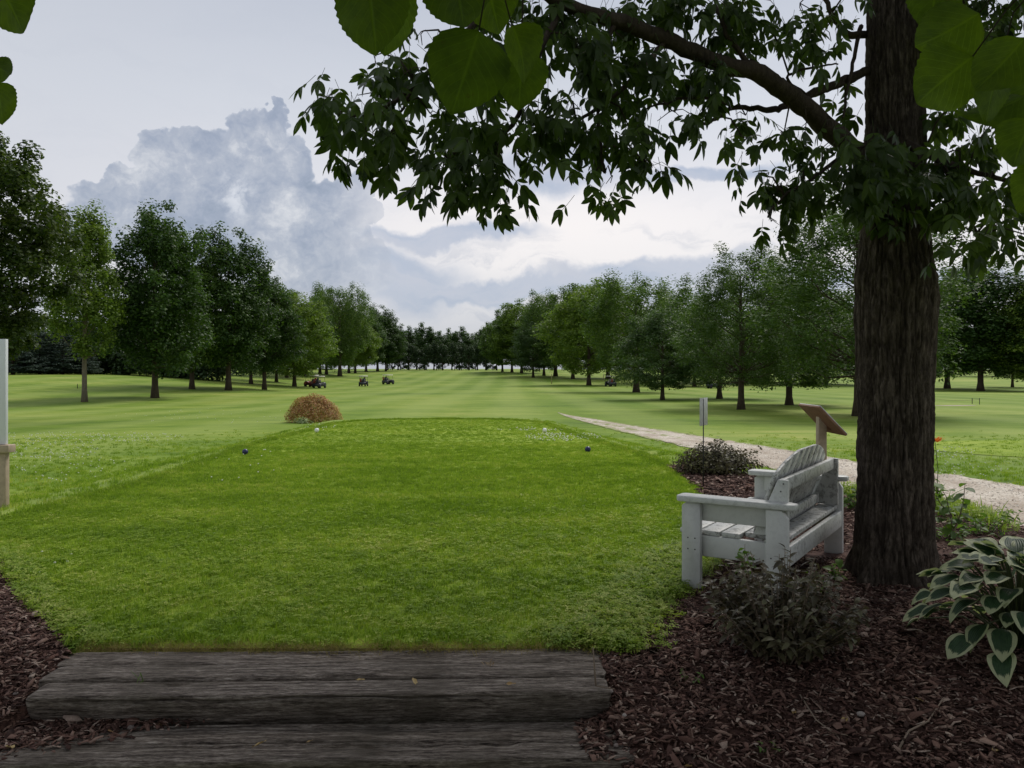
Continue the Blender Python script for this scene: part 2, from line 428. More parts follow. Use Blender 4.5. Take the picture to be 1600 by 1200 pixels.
def paint_fn(t):
    p = objc(t); w = pos(t)
    n = t.noise(w, 26, 8, .78); n2 = t.noise(w, 3.0, 3)
    nrm = t.n('ShaderNodeNewGeometry').outputs['Normal']
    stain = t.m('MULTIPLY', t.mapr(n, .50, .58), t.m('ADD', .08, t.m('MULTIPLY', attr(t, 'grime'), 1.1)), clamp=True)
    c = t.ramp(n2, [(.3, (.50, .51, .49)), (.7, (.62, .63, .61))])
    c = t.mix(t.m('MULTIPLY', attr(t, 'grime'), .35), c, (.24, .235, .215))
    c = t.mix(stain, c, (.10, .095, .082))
    return princ(t, c, .45, t.noise(w, 60, 3), .12, .003, .4)
M['paint'] = material('weathered white paint', paint_fn)
def plain(name, c, rough=.5, metal=0, spec=.4, nz=.15, ns=8):
    def fn(t):
        n = t.noise(objc(t), ns, 4)
        cc = t.mix(t.mapr(n, .3, .7, 0, nz*2), c, tuple(q*.55 for q in c))
        return princ(t, cc, rough, spec=spec, metal=metal)
    return material(name, fn)
M['white'] = plain('white board', (.70, .73, .76), .4, nz=.04)
M['signwhite'] = plain('scuffed sign metal', (.50, .52, .50), .4, nz=.3, ns=14)
M['black'] = plain('black metal', (.02, .02, .022), .5)
M['rubber'] = plain('rubber', (.02, .02, .02), .8)
M['cedar'] = plain('lectern wood', (.27, .15, .095), .7, nz=.25, ns=20)
M['cedar_pale'] = plain('pale wood', (.44, .35, .25), .75, nz=.2, ns=20)
M['plastic_white'] = plain('white plastic', (.78, .78, .76), .35, nz=.05)
M['plastic_blue'] = plain('navy plastic', (.018, .022, .09), .28, nz=.05)
M['cart_body'] = plain('cart body dark', (.035, .04, .05), .35)
M['cart_red'] = plain('cart body red', (.24, .035, .025), .35)
M['cart_roof'] = plain('cart roof', (.74, .70, .62), .5, nz=.05)
M['seat'] = plain('cart seat', (.28, .26, .24), .6)
M['skin'] = plain('skin', (.42, .25, .18), .6)
M['shirt'] = plain('dark shirt', (.03, .035, .05), .8)
M['screw'] = plain('screw head', (.07, .07, .07), .4)
M['blueprint'] = plain('faded blue print', (.30, .34, .48), .5)
M['petal'] = leaf_mat('orange petal', [(.2, (.65, .12, .01)), (.8, (.8, .22, .02))], .3, (1, 1, 1), use_obj=True)
M['clover'] = plain('clover blossom', (.72, .74, .62), .8, nz=.05)
M['sand'] = plain('pale sand', (.42, .38, .28), .9)
M['cane'] = plain('dry twig', (.22, .165, .12), .8, nz=.3, ns=30)
M['greenstem'] = plain('green stem', (.06, .08, .025), .6)

M['f_dark'] = leaf_mat('dark maple leaves', [(.25, (.022, .052, .010)), (.5, (.040, .082, .016)), (.75, (.070, .125, .024))], .28)
M['f_mid'] = leaf_mat('green maple leaves', [(.25, (.042, .086, .015)), (.5, (.072, .130, .023)), (.75, (.125, .185, .036))], .34)
M['f_leftmaple'] = leaf_mat('deep maple leaves', [(.25, (.026, .050, .010)), (.5, (.048, .078, .016)), (.75, (.085, .115, .024))], .30)
M['f_light'] = leaf_mat('light green leaves', [(.25, (.070, .12, .016)), (.5, (.115, .18, .026)), (.75, (.18, .245, .042))], .38)
M['f_olive'] = leaf_mat('olive green leaves', [(.25, (.036, .074, .014)), (.5, (.062, .112, .023)), (.75, (.10, .16, .036))], .3)
M['f_grey'] = leaf_mat('grey green leaves', [(.25, (.038, .074, .022)), (.5, (.064, .112, .034)), (.75, (.10, .16, .052))], .3)
M['f_spruce'] = leaf_mat('spruce needles', [(.25, (.030, .052, .036)), (.5, (.052, .082, .062)), (.75, (.085, .120, .095))], .1)
M['f_hedge'] = leaf_mat('hedge leaves', [(.25, (.018, .036, .012)), (.5, (.030, .058, .018)), (.75, (.048, .085, .026))], .2)
M['f_spirea'] = leaf_mat('golden spirea leaves', [(.28, (.22, .07, .03)), (.40, (.46, .22, .06)), (.50, (.20, .26, .04)), (.58, (.52, .32, .09)), (.72, (.62, .38, .22))], .3, nscale=9, tcol=(1.1, 1, .6))
M['f_hick'] = leaf_mat('hickory leaflets', [(.25, (.026, .045, .011)), (.5, (.040, .066, .015)), (.75, (.062, .098, .020))], .30, use_obj=True, rough=.4, nscale=1.2, tw=2.3)
M['f_hick_mass'] = leaf_mat('hickory foliage', [(.25, (.026, .045, .011)), (.5, (.040, .066, .015)), (.75, (.062, .098, .020))], .30, rough=.4, nscale=1.2, tw=2.3)
M['f_shrub'] = leaf_mat('bronze shrub leaves', [(.25, (.045, .038, .022)), (.5, (.080, .070, .038)), (.75, (.125, .125, .065))], .22, use_obj=True, rough=.45, nscale=5, tcol=(1.1, 1, .6))
M['f_shrub_mass'] = leaf_mat('bronze shrub foliage', [(.25, (.045, .036, .022)), (.5, (.080, .066, .038)), (.75, (.125, .120, .065))], .22, rough=.45, nscale=5, tcol=(1.1, 1, .6))
M['f_purple'] = leaf_mat('purple bronze foliage', [(.25, (.035, .030, .015)), (.5, (.070, .060, .026)), (.75, (.125, .125, .045))], .25, nscale=7, tcol=(1.1, 1, .6))
M['f_plant'] = leaf_mat('sapling leaves', [(.2, (.05, .095, .018)), (.5, (.075, .14, .025)), (.8, (.11, .19, .035))], .35, use_obj=True, nscale=3)
M['f_weed'] = leaf_mat('weed leaves', [(.2, (.06, .12, .018)), (.5, (.09, .17, .025)), (.8, (.14, .23, .04))], .35, nscale=3)
M['f_dry'] = leaf_mat('dry leaves', [(.2, (.18, .10, .04)), (.5, (.30, .20, .08)), (.8, (.42, .32, .13))], .1, use_obj=True, nscale=5, tcol=(1, 1, 1))

def veined(name, base, dark, margin=None, trans=.4, tint=(1.9, 2.2, .6)):
    def fn(t):
        uv = t.n('ShaderNodeTexCoord').outputs['UV']; s = t.n('ShaderNodeSeparateXYZ', Vector=uv)
        u = t.m('ABSOLUTE', t.m('SUBTRACT', t.m('MULTIPLY', s.outputs[0], 2.0), 1.0)); v = s.outputs[1]
        n = t.noise(objc(t), 22, 5, .65)
        mid = t.mapr(u, .0, .07, 1, 0)
        if margin:   # hosta: creamy rim with a ragged inner edge, grooved parallel veins
            k = t.m('ADD', t.m('MAXIMUM', u, t.m('MULTIPLY', v, .93)), t.m('MULTIPLY', t.m('SUBTRACT', t.noise(t.vscale(uv, (22, 3, 1)), 1.0, 4, .7), .5), .42))
            c = t.mix(t.mapr(n, .35, .65), base, dark)
            c = t.mix(t.mapr(k, .66, .70), c, t.mix(n, margin, tuple(q*.72 for q in margin)))
            h = t.m('SINE', t.m('MULTIPLY', u, 42.0)); bs, bd = .35, .004
        else:
            ph = t.m('ADD', t.m('SUBTRACT', v, t.m('MULTIPLY', u, .42)), t.m('MULTIPLY', t.m('SUBTRACT', t.noise(objc(t), 16, 3), .5), .16)); sv = t.m('SINE', t.m('MULTIPLY', ph, 50.0))
            vein = t.m('MAXIMUM', mid, t.m('MULTIPLY', t.mapr(sv, .90, 1.0), .6))
            fine = t.m('SINE', t.m('MULTIPLY', t.m('ADD', u, t.m('MULTIPLY', v, .3)), 170.0))
            c = t.mix(t.mapr(n, .3, .7), base, dark)
            c = t.mix(t.m('MULTIPLY', vein, .35), c, tuple(min(1, q*1.8) for q in base))
            c = t.mix(t.mapr(t.noise(objc(t), 60, 4, .7), .62, .72, 0, .7), c, (.06, .04, .012))
            h = t.m('ADD', t.m('MULTIPLY', vein, 1.0), t.m('MULTIPLY', fine, .12)); bs, bd = .5, .003
        c = t.mix(t.m('MULTIPLY', orand(t), .8), c, t.mix(1.0, c, (.55, .6, .5), 'MULTIPLY'))
        d = princ(t, c, .5, h, bs, bd, .3)
        tr = t.n('ShaderNodeBsdfTranslucent', Color=t.mix(1.0, c, tint, 'MULTIPLY')).outputs[0]
        mx = t.n('ShaderNodeMixShader'); t.put(mx.inputs[0], trans); t.put(mx.inputs[1], d); t.put(mx.inputs[2], tr)
        return mx.outputs[0]
    return material(name, fn)
M['linden'] = veined('linden leaf', (.105, .150, .014), (.060, .092, .010), trans=.5)
M['hosta'] = veined('hosta leaf', (.045, .092, .036), (.026, .060, .026), (.58, .60, .37), trans=.2, tint=(1.2, 1.4, .7))

# ------------------------------------------------------------------ ground, tee, path, beds
def lines(segs):
    out = [segs[0][0]]
    for a, b, s in segs:
        n = max(1, int(round((b-a)/s))); out += list(np.linspace(a, b, n+1)[1:])
    return np.array(out)
def grid_mesh(name, xs, ys, zf, keep=None, smooth=True):
    X, Y = np.meshgrid(xs, ys); Z = zf(X, Y)
    v = np.stack([X, Y, Z], -1).reshape(-1, 3); nx, ny = len(xs), len(ys)
    i = np.arange(nx-1)[None]+np.arange(ny-1)[:, None]*nx
    f = np.stack([i, i+1, i+nx+1, i+nx], -1).reshape(-1, 4)
    if keep is not None:
        cx, cy = (X[:-1, :-1]+X[1:, 1:])/2, (Y[:-1, :-1]+Y[1:, 1:])/2
        f = f[keep(cx, cy).ravel()]
        used = np.unique(f); mp = np.zeros(len(v), int); mp[used] = np.arange(len(used)); v = v[used]; f = mp[f]
    return fast_mesh(name, v, f, smooth=smooth)

xs = lines([(-2500, -400, 300), (-400, -120, 20), (-120, -40, 3), (-40, -8, .6), (-8, -3.2, .14), (-3.2, 3.2, .05), (3.2, 8, .14), (8, 40, .6), (40, 120, 3), (120, 400, 20), (400, 2500, 300)])
ys = lines([(-40, 2, 2), (2, 2.8, .2), (2.8, 5.2, .05), (5.2, 14, .14), (14, 40, .35), (40, 150, 1.5), (150, 420, 5), (420, 3000, 120)])

ML_Y, ML_X = [2.4, 3.38, 3.7, 4.2, 4.43, 5.16, 6.2, 7.2], [-2.5, -2.25, -1.75, -2.26, -2.45, -3.12, -3.95, -5.2]
MR_Y, MR_X = [2.4, 3.3, 4.1, 4.28, 4.9, 5.6, 6.2, 7.5, 9.4, 11, 12.3], [.30, .30, .30, .50, .66, 1.0, 1.32, 1.75, 2.22, 2.36, 2.30]
MRR_Y, MRR_X = [2.4, 5, 7, 8, 9, 10.5, 11.6, 12.3], [14, 8, 5.4, 4.9, 4.5, 3.9, 3.1, 2.35]
def mulch_mask(x, y):
    w = .09*fbm(np.asarray(x)*3, np.asarray(y)*3, 0, 3, 41)
    l = (x < np.interp(y, ML_Y, ML_X)+w) & (y < 7.0)
    r = (x > np.interp(y, MR_Y, MR_X)+w) & (x < np.interp(y, MRR_Y, MRR_X)+w*2) & (y < 12.3)
    return l | r
struct(link('ground', grid_mesh('ground', xs, ys, lambda x, y: terrain(x, y)-.05*mulch_mask(x, y)), M['lawn']))
PATH = [((870, 644), (884, 651)), ((930, 655), (945, 668)), ((1000, 667), (1010, 684)), ((1100, 683), (1105, 706)), ((1200, 700), (1205, 731)),
        ((1330, 722), (1325, 760)), ((1460, 741), (1480, 799)), ((1600, 763), (1600, 829)), ((1800, 798), (1800, 890)), ((2300, 880), (2300, 1050))]
pa = np.array([G(*q[0]) for q in PATH]); pb = np.array([G(*q[1]) for q in PATH])
tt = np.linspace(0, len(PATH)-1, 260)
PA = np.stack([np.interp(tt, range(len(PATH)), pa[:, k]) for k in range(2)], -1); PB = np.stack([np.interp(tt, range(len(PATH)), pb[:, k]) for k in range(2)], -1)
def path_dist(x, y):
    """signed share across the path; inside when 0..1"""
    o = np.argsort(PA[:, 1]); xa = np.interp(y, PA[o, 1], PA[o, 0])
    o = np.argsort(PB[:, 1]); xb = np.interp(y, PB[o, 1], PB[o, 0])
    return (x-xb)/(np.abs(xa-xb)+1e-6)
def path_mask(x, y, m=.0):
    s = path_dist(x, y); return (s > -m) & (s < 1+m) & (y < 32)
def make_path():
    S = np.linspace(-.04, 1.04, 27); V = []; A = []
    for i in range(len(tt)):
        a, b = PA[i], PB[i]
        for j, s in enumerate(S):
            e = 0
            if j < 3 or j > 23: e = .09*float(fbm(i*.35, j*.6, 0, 3, 12))
            q = b+(a-b)*(s+e); V.append((q[0], q[1], 0))
            edge = max(0, 1-min(s+.04, 1.04-s)/.22); far = sstep(16, 29, q[1])
            A.append(.55*edge+.42*far+(.25*math.exp(-((s-.5)/.12)**2)*sstep(13, 18, q[1])))
    V = np.array(V); V[:, 2] = terrain(V[:, 0], V[:, 1])+.014+.006*fbm(V[:, 0]*2, V[:, 1]*2, 0, 3, 8)
    n = len(S); i = np.arange(n-1)[None]+np.arange(len(tt)-1)[:, None]*n
    me = fast_mesh('path', V, np.stack([i, i+1, i+n+1, i+n], -1).reshape(-1, 4), smooth=True, attrs={'grassy': A})
    struct(link('gravel_path', me, M['gravel']))
    # loose stones lying on it
    n = 7000; y = 8+np.random.default_rng(3).random(n)**1.5*14; r = np.random.default_rng(4)
    o1 = np.argsort(PA[:, 1]); o2 = np.argsort(PB[:, 1])
    xa = np.interp(y, PA[o1, 1], PA[o1, 0]); xb = np.interp(y, PB[o2, 1], PB[o2, 0]); x = xb+(xa-xb)*r.uniform(-.06, 1.04, n)
    x = x[:]; scat('path_gravel', x, y, r.uniform(.008, .024, n), M['pebble'], 'loose pale crushed stone on the gravel path', r)
def scat(name, x, y, s, mat, label, r, lift=.012):
    n = len(x); base = np.array([(1, 0, 0), (-1, 0, 0), (0, 1, 0), (0, -1, 0), (0, 0, .7), (0, 0, -.7)])
    fo = np.array([(0, 2, 4), (2, 1, 4), (1, 3, 4), (3, 0, 4), (2, 0, 5), (1, 2, 5), (3, 1, 5), (0, 3, 5)])
    an = r.uniform(0, 2*pi, n); j = 1+.35*r.uniform(-1, 1, (n, 6, 1))
    V = base[None]*j*s[:, None, None]; c, sn = np.cos(an)[:, None], np.sin(an)[:, None]
    V = np.stack([V[..., 0]*c-V[..., 1]*sn*.7, V[..., 0]*sn+V[..., 1]*c*.7, V[..., 2]], -1)
    V += np.stack([x, y, terrain(x, y)+lift], -1)[:, None]
    f = fo[None]+np.arange(n)[:, None, None]*6
    o = link(name, fast_mesh(name, V.reshape(-1, 3), f.reshape(-1, 3), rnd=np.repeat(r.random(n), 8)), mat); stuff(o, label, 'gravel')
make_path()

def tee_edge(y): return -4.95+.12*np.sin(y*.7), np.interp(y, [0, 8, 10, 11.8, 14, 18, 21, 23.4], [2.6, 2.5, 2.5, 2.4, 2.2, 1.45, 1.0, .6])
def tee_mask(x, y):
    l, r = tee_edge(y); rr = 2.6
    ok = (x > l) & (x < r) & (y < 23.6)
    cl = (x < l+rr) & (y > 23.6-rr) & ((x-l-rr)**2+(y-23.6+rr)**2 > rr*rr)
    cr = (x > r-rr) & (y > 23.6-rr) & ((x-r+rr)**2+(y-23.6+rr)**2 > rr*rr)
    return ok & ~cl & ~cr
def make_tee():
    Y = lines([(4.31, 10, .15), (10, 23.6, .2)]); V = []; nx = 50
    for y in Y:
        l, r = tee_edge(y)
        rr = 2.6
        if y > 23.6-rr:
            q = rr-math.sqrt(max(0, rr*rr-(y-23.6+rr)**2)); l += q; r -= q
        r = min(r, np.interp(y, MR_Y, MR_X)) if y < 12 else r
        if y < 7.2: l = max(l, np.interp(y, ML_Y, ML_X))
        for s in np.linspace(0, 1, nx): V.append((l+(r-l)*s, y, 0))
    V = np.array(V); V[:, 2] = terrain(V[:, 0], V[:, 1])+.010
    i = np.arange(nx-1)[None]+np.arange(len(Y)-1)[:, None]*nx
    struct(link('tee_box', fast_mesh('tee', V, np.stack([i, i+1, i+nx+1, i+nx], -1).reshape(-1, 4), smooth=True), M['tee']))
make_tee()
# second mown tee far right, by the path
def make_tee2():
    c = G(1620, 708); V = [(c.x, c.y, c.z+.02)]; n = 60
    for ring in range(1, 9):
        for k in range(n):
            an = 2*pi*k/n; x = c.x+2.0+cos(an)*4.2*ring/8; y = c.y+1+sin(an)*3.2*ring/8; V.append((x, y, gz(x, y)+.012))
    f3 = [(0, 1+k, 1+(k+1) % n) for k in range(n)]; f4 = [(1+r*n+k, 1+(r+1)*n+k, 1+(r+1)*n+(k+1) % n, 1+r*n+(k+1) % n) for r in range(7) for k in range(n)]
    V[0] = (c.x+2, c.y+1, gz(c.x+2, c.y+1)+.012)
    struct(link('side_tee', fast_mesh('side_tee', np.array(V), [f4, f3], smooth=True), M['tee']))
make_tee2()

def mz(x, y): return terrain(x, y)+.010+.020*fbm(x*5, y*5, 0, 4, 21)+.014*fbm(x*1.3, y*1.3, 0, 2, 22)
MX = lines([(-6, 14, .045)]); MY = lines([(2.4, 12.4, .045)])
def mkeep(x, y): return mulch_mask(x, y) & ~((x > TIE_X0+.1) & (x < TIE_X1-.05) & (y < 4.27) & (y > 3.34)) & (np.abs(x) < y*.75+1.2)
struct(link('mulch_bed', grid_mesh('mulch_bed', MX, MY, mz, mkeep), M['mulch']))

def chips():
    r = np.random.default_rng(11)
    def pick(n, x0, x1, y0, y1):
        x = r.uniform(x0, x1, n); y = r.uniform(y0, y1, n); k = mulch_mask(x, y) & (np.abs(x) < y*.68+.4); return x[k], y[k]
    parts = [pick(150000, -4.4, 5.0, 3.0, 6.3), pick(26000, 1.2, 5.5, 6.5, 12.4)]
    # spill over the left end of the lower tread
    x = r.uniform(-2.7, -1.3, 1700); y = r.uniform(3.35, 3.76, 1700); k = (x < -2.25+.25*r.random(1700)+(y-3.4)*2.0)
    x, y = np.concatenate([p[0] for p in parts]+[x[k]]), np.concatenate([p[1] for p in parts]+[y[k]])
    n = len(x); L = r.gamma(2.6, .0090, n)+.008; Wd = L*r.uniform(.16, .42, n); T = r.uniform(.0015, .004, n)
    far = sstep(6, 10, y); L = L*(1+far*.5); Wd = Wd*(1+far*.8)
    b = np.array([(-1, -.7, -1), (-1, .7, -1), (0, -1, -1.0), (0, 1, -1.0), (1, -.5, -1), (1, .6, -1), (-1, -.7, 1), (-1, .7, 1), (0, -1, 1), (0, 1, 1), (1, -.5, 1), (1, .6, 1.)])
    fo = [(6, 8, 9, 7), (8, 10, 11, 9), (0, 2, 8, 6), (2, 4, 10, 8), (1, 7, 9, 3), (3, 9, 11, 5), (0, 6, 7, 1), (4, 5, 11, 10)]
    V = b[None]*np.stack([L/2, Wd/2, T/2], -1)[:, None]; V = V*(1+.25*r.uniform(-1, 1, (n, 12, 1))*np.array([1, 1, 0]))
    V[:, [2, 3, 8, 9], 2] += (L*r.uniform(-.05, .16, n))[:, None]
    yaw = r.uniform(0, 2*pi, n); pit = r.normal(0, .28, n); rol = r.normal(0, .4, n)
    def rot(V, i, j, a):
        c, s = np.cos(a)[:, None], np.sin(a)[:, None]; A, B = V[..., i].copy(), V[..., j].copy(); V[..., i] = A*c-B*s; V[..., j] = A*s+B*c
    rot(V, 1, 2, rol); rot(V, 0, 2, pit); rot(V, 0, 1, yaw)
    onstep = (x > TIE_X0) & (x < TIE_X1-.02) & (y < 3.75) & (y > 3.35)
    z = np.where(onstep, -.143, mz(x, y)+.004)+r.uniform(0, .014, n)
    V += np.stack([x, y, z], -1)[:, None]
    f = np.array(fo)[None]+np.arange(n)[:, None, None]*12
    o = link('bark_chips', fast_mesh('bark_chips', V.reshape(-1, 3), f.reshape(-1, 4), rnd=np.repeat(r.random(n)**1.3, 8)), M['chip'])
    stuff(o, 'reddish brown shredded bark chips covering the planting beds', 'mulch')
chips()

# ------------------------------------------------------------------ grass
def tuft_mesh(name, seed, n=22, rad=.05, h=(.022, .045), w=.0032, lean=.6, broad=0):
    r = np.random.default_rng(seed); V = []; Fq = []; Ft = []; rn = []; c = 0
    for i in range(n):
        a, q = r.uniform(0, 2*pi), rad*sqrt(r.random()); bx, by = q*cos(a), q*sin(a)
        hh = r.uniform(*h); d = r.uniform(0, 2*pi); ln = hh*r.uniform(.1, lean); ww = w*r.uniform(.7, 1.3); fx, fy = cos(d), sin(d); sx, sy = -fy*ww/2, fx*ww/2
        if i < broad:   # small round clover-like leaf on a stalk
            s = r.uniform(.006, .010); z = hh*.8
            for k in range(3):
                aa = d+k*2.1; ux, uy = cos(aa), sin(aa); vx, vy = -uy, ux
                V += [(bx, by, z), (bx+ux*s+vx*s*.6, by+uy*s+vy*s*.6, z+s*.25), (bx+ux*s*1.7, by+uy*s*1.7, z), (bx+ux*s-vx*s*.6, by+uy*s-vy*s*.6, z+s*.25)]
                Fq.append((c, c+1, c+2, c+3)); rn.append(r.random()); c += 4
            continue
        V += [(bx-sx, by-sy, 0), (bx+sx, by+sy, 0), (bx+fx*ln*.35+sx*.8, by+fy*ln*.35+sy*.8, hh*.6), (bx+fx*ln*.35-sx*.8, by+fy*ln*.35-sy*.8, hh*.6), (bx+fx*ln, by+fy*ln, hh)]
        Fq.append((c, c+1, c+2, c+3)); Ft.append((c+3, c+2, c+4)); c += 5
    rn = list(r.random(len(Fq)+len(Ft)))
    return fast_mesh(name, np.array(V), [q for q in (Fq, Ft) if q], rnd=rn)

def instancer(name, pts, rots, scales, variants, mat, label, cat):
    """one stuff object: tufts scattered by geometry nodes"""
    me = bpy.data.meshes.new(name); me.vertices.add(len(pts)); me.vertices.foreach_set('co', np.asarray(pts, np.float32).ravel())
    for k, arr, ty in (('rot', rots, 'FLOAT_VECTOR'), ('scl', scales, 'FLOAT')):
        at = me.attributes.new(k, ty, 'POINT'); at.data.foreach_set('vector' if ty == 'FLOAT_VECTOR' else 'value', np.asarray(arr, np.float32).ravel())
    o = link(name, me); me.materials.append(mat)
    ng = bpy.data.node_groups.new(name, 'GeometryNodeTree')
    ng.interface.new_socket('Geometry', in_out='INPUT', socket_type='NodeSocketGeometry'); ng.interface.new_socket('Geometry', in_out='OUTPUT', socket_type='NodeSocketGeometry')
    N = ng.nodes.new; gi, go = N('NodeGroupInput'), N('NodeGroupOutput'); iop = N('GeometryNodeInstanceOnPoints'); jn = N('GeometryNodeJoinGeometry')
    for vm in variants:
        vo = bpy.data.objects.new('tuft', vm)
        if not vm.materials: vm.materials.append(mat)
        oi = N('GeometryNodeObjectInfo'); oi.inputs['Object'].default_value = vo; oi.inputs['As Instance'].default_value = True
        ng.links.new(oi.outputs['Geometry'], jn.inputs[0])
    m2p = N('GeometryNodeMeshToPoints')
    ng.links.new(gi.outputs[0], m2p.inputs[0]); ng.links.new(m2p.outputs[0], iop.inputs['Points']); ng.links.new(jn.outputs[0], iop.inputs['Instance']); iop.inputs['Pick Instance'].default_value = True
    for k, ty, sock in (('rot', 'FLOAT_VECTOR', 'Rotation'), ('scl', 'FLOAT', 'Scale')):
        na = N('GeometryNodeInputNamedAttribute'); na.data_type = ty; na.inputs[0].default_value = k; ng.links.new(na.outputs['Attribute'], iop.inputs[sock])
    ng.links.new(iop.outputs[0], go.inputs[0])
    md = o.modifiers.new('scatter', 'NODES'); md.node_group = ng
    stuff(o, label, cat); return o

def grass():
    r = np.random.default_rng(5)
    near = [tuft_mesh('tuft', 100+i, 24, .05, (.020, .044), broad=(0, 0, 5, 9)[i]) for i in range(4)]
    mid = [tuft_mesh('tuft', 120+i, 22, .07, (.020, .040), w=.0055) for i in range(3)]
    def pts(n, x0, x1, y0, y1, test):
        x = r.uniform(x0, x1, n); y = r.uniform(y0, y1, n)
        k = test(x, y) & (np.abs(x) < y*.66+.5); return x[k], y[k]
    def emit(name, x, y, sc0, sc1, var, mat, label, tilt=.12):
        z = terrain(x, y)+.006; n = len(x)
        rot = np.stack([r.normal(0, tilt, n), r.normal(0, tilt, n), r.uniform(0, 2*pi, n)], -1)
        instancer(name, np.stack([x, y, z], -1), rot, r.uniform(sc0, sc1, n), var, mat, label, 'grass')
    ontie = lambda x, y: (x > TIE_X0) & (x < TIE_X1+.02) & (y < 4.29)
    T = lambda x, y: tee_mask(x, y) & ~mulch_mask(x, y) & ~ontie(x, y)
    Rf = lambda x, y: ~tee_mask(x, y) & ~mulch_mask(x, y) & ~path_mask(x, y, .06) & ~ontie(x, y)
    # growth is thinner and ragged along the bottom edge of the tee
    x, y = pts(26000, -5.2, 2.4, 4.24, 9.5, lambda x, y: T(x, y) & (fbm(x*4, y*4, 0, 3, 77)*.14 < y-4.31) & (r.random(len(x)) > .9*sstep(6, 9.5, y)))
    emit('tee_grass_near', x, y, .75, 1.25, near, M['blade'], 'short green grass of the tee nearest the timber steps')
    x, y = pts(38000, -5.2, 2.6, 5.5, 16.0, lambda x, y: T(x, y) & (r.random(len(x)) < sstep(5.5, 8.5, y)) & (r.random(len(x)) > .75*sstep(10, 16, y))); emit('tee_grass_middle', x, y, .7, 1.1, mid, M['blade'], 'short green grass over the middle of the tee')
    x, y = pts(22000, -5.2, 2.6, 11.0, 23.6, lambda x, y: T(x, y) & (r.random(len(x)) < sstep(11, 15, y))); emit('tee_grass_far', x, y, .5, .85, mid, M['blade'], 'short green grass at the far end of the tee')
    x, y = pts(52000, -18, 16, 4.1, 30, lambda x, y: Rf(x, y) & (r.random(len(x)) > sstep(7, 27, y+3*fbm(x*.5, y*.5, 0, 2, 6)))); emit('rough_grass', x, y, .8, 1.5, mid, M['blade_rough'], 'paler longer grass around the tee and path')
    # collar of longer grass round the tee's rim
    yy = np.linspace(7.2, 23.6-2.6, 300); l, rr = tee_edge(yy); lt, rt = tee_edge(21.0); an = np.linspace(0, pi/2, 90)
    ox = np.concatenate([l, lt+2.6-2.6*np.cos(an), np.linspace(lt+2.6, rt-2.6, 160), rt-2.6+2.6*np.sin(an), rr[::-1]])
    oy = np.concatenate([yy, 21+2.6*np.sin(an), np.full(160, 23.6), 21+2.6*np.cos(an), yy[::-1]])
    k = r.integers(0, len(ox), 5200); x = ox[k]+r.normal(0, .045, 5200); y = oy[k]+r.normal(0, .06, 5200); q = ~mulch_mask(x, y)
    emit('tee_collar_grass', x[q], y[q], .9, 1.4, mid, M['blade'], 'ring of longer grass along the rim of the tee', .2)
    # scruffy clover and weeds creeping from the lawn into the mulch by the bench
    n = 2600; y = r.uniform(4.25, 6.6, n); x = np.interp(y, MR_Y, MR_X)+r.normal(-.02, .13, n)+.10*fbm(y*2, y*0, 0, 2, 3)
    emit('edge_weeds', x, y, .8, 1.5, [tuft_mesh('tuft', 150+i, 18, .06, (.02, .055), broad=12) for i in range(3)], M['blade_rough'], 'ragged clover and weeds along the mulch edge by the bench', .25)
    n = 700; y = r.uniform(4.3, 6.6, n); x = np.interp(y, ML_Y, ML_X)+np.abs(r.normal(0, .1, n))
    emit('left_edge_weeds', x, y, .8, 1.4, [tuft_mesh('tuft', 160+i, 18, .06, (.02, .055), broad=10) for i in range(3)], M['blade_rough'], 'ragged grass and clover edging the left mulch bed', .25)
    # dry thatch where the tee meets the timber
    n = 1500; x = r.uniform(TIE_X0, TIE_X1, n); y = 4.28+r.normal(0, .03, n)
    z = terrain(x, y+.1)*0+.0; rot = np.stack([r.normal(0, .9, n), r.normal(0, .9, n), r.uniform(0, 6.28, n)], -1)
    dm = material('dry thatch', blade_fn([(.2, (.12, .09, .03)), (.5, (.25, .19, .08)), (.8, (.36, .29, .13))]))
    instancer('dry_thatch', np.stack([x, y, z], -1), rot, r.uniform(.5, .95, n), [tuft_mesh('tuft', 170+i, 8, .045, (.02, .05), w=.002, lean=1.2) for i in range(3)], dm, 'dry straw coloured thatch between tee and timber step', 'grass')
    # green weeds between bed and path on the right
    n = 1500; y = r.uniform(7.0, 9.6, n); x = np.interp(y, MRR_Y, MRR_X)+r.normal(0, .25, n)
    k = ~path_mask(x, y, .05); x, y = x[k], y[k]
    emit('path_edge_weeds', x, y, 1.0, 2.4, [tuft_mesh('tuft', 180+i, 18, .07, (.03, .08), w=.005, broad=9) for i in range(3)], M['blade_rough'], 'low leafy weeds between the mulch and gravel path', .25)
grass()

def clover():
    r = np.random.default_rng(31); P = []
    def patch(px, py, rx, ry, n):
        for _ in range(n):
            a, q = r.uniform(0, 2*pi), sqrt(r.random()); g = G(px+rx*cos(a)*q, py+ry*sin(a)*q); P.append((g.x, g.y, g.z+.03))
    patch(880, 684, 60, 7, 170); patch(835, 672, 60, 3, 40); patch(500, 668, 25, 6, 18); patch(130, 684, 160, 9, 240); patch(70, 705, 90, 14, 150)
    patch(330, 650, 160, 12, 60); patch(1490, 710, 35, 12, 60); patch(1500, 735, 80, 14, 60); patch(380, 730, 80, 30, 14); patch(60, 880, 60, 25, 5); patch(100, 735, 120, 20, 60)
    m = MB()
    for x, y, z in P: m.ball((x, y, z), .008+.007*min(1, y/25)+r.uniform(0, .003), 5, 3, (1, 1, .8))
    o = m.build('clover_blossoms', M['clover']); stuff(o, 'white clover blossoms dotted over tee and rough', 'clover')
clover()

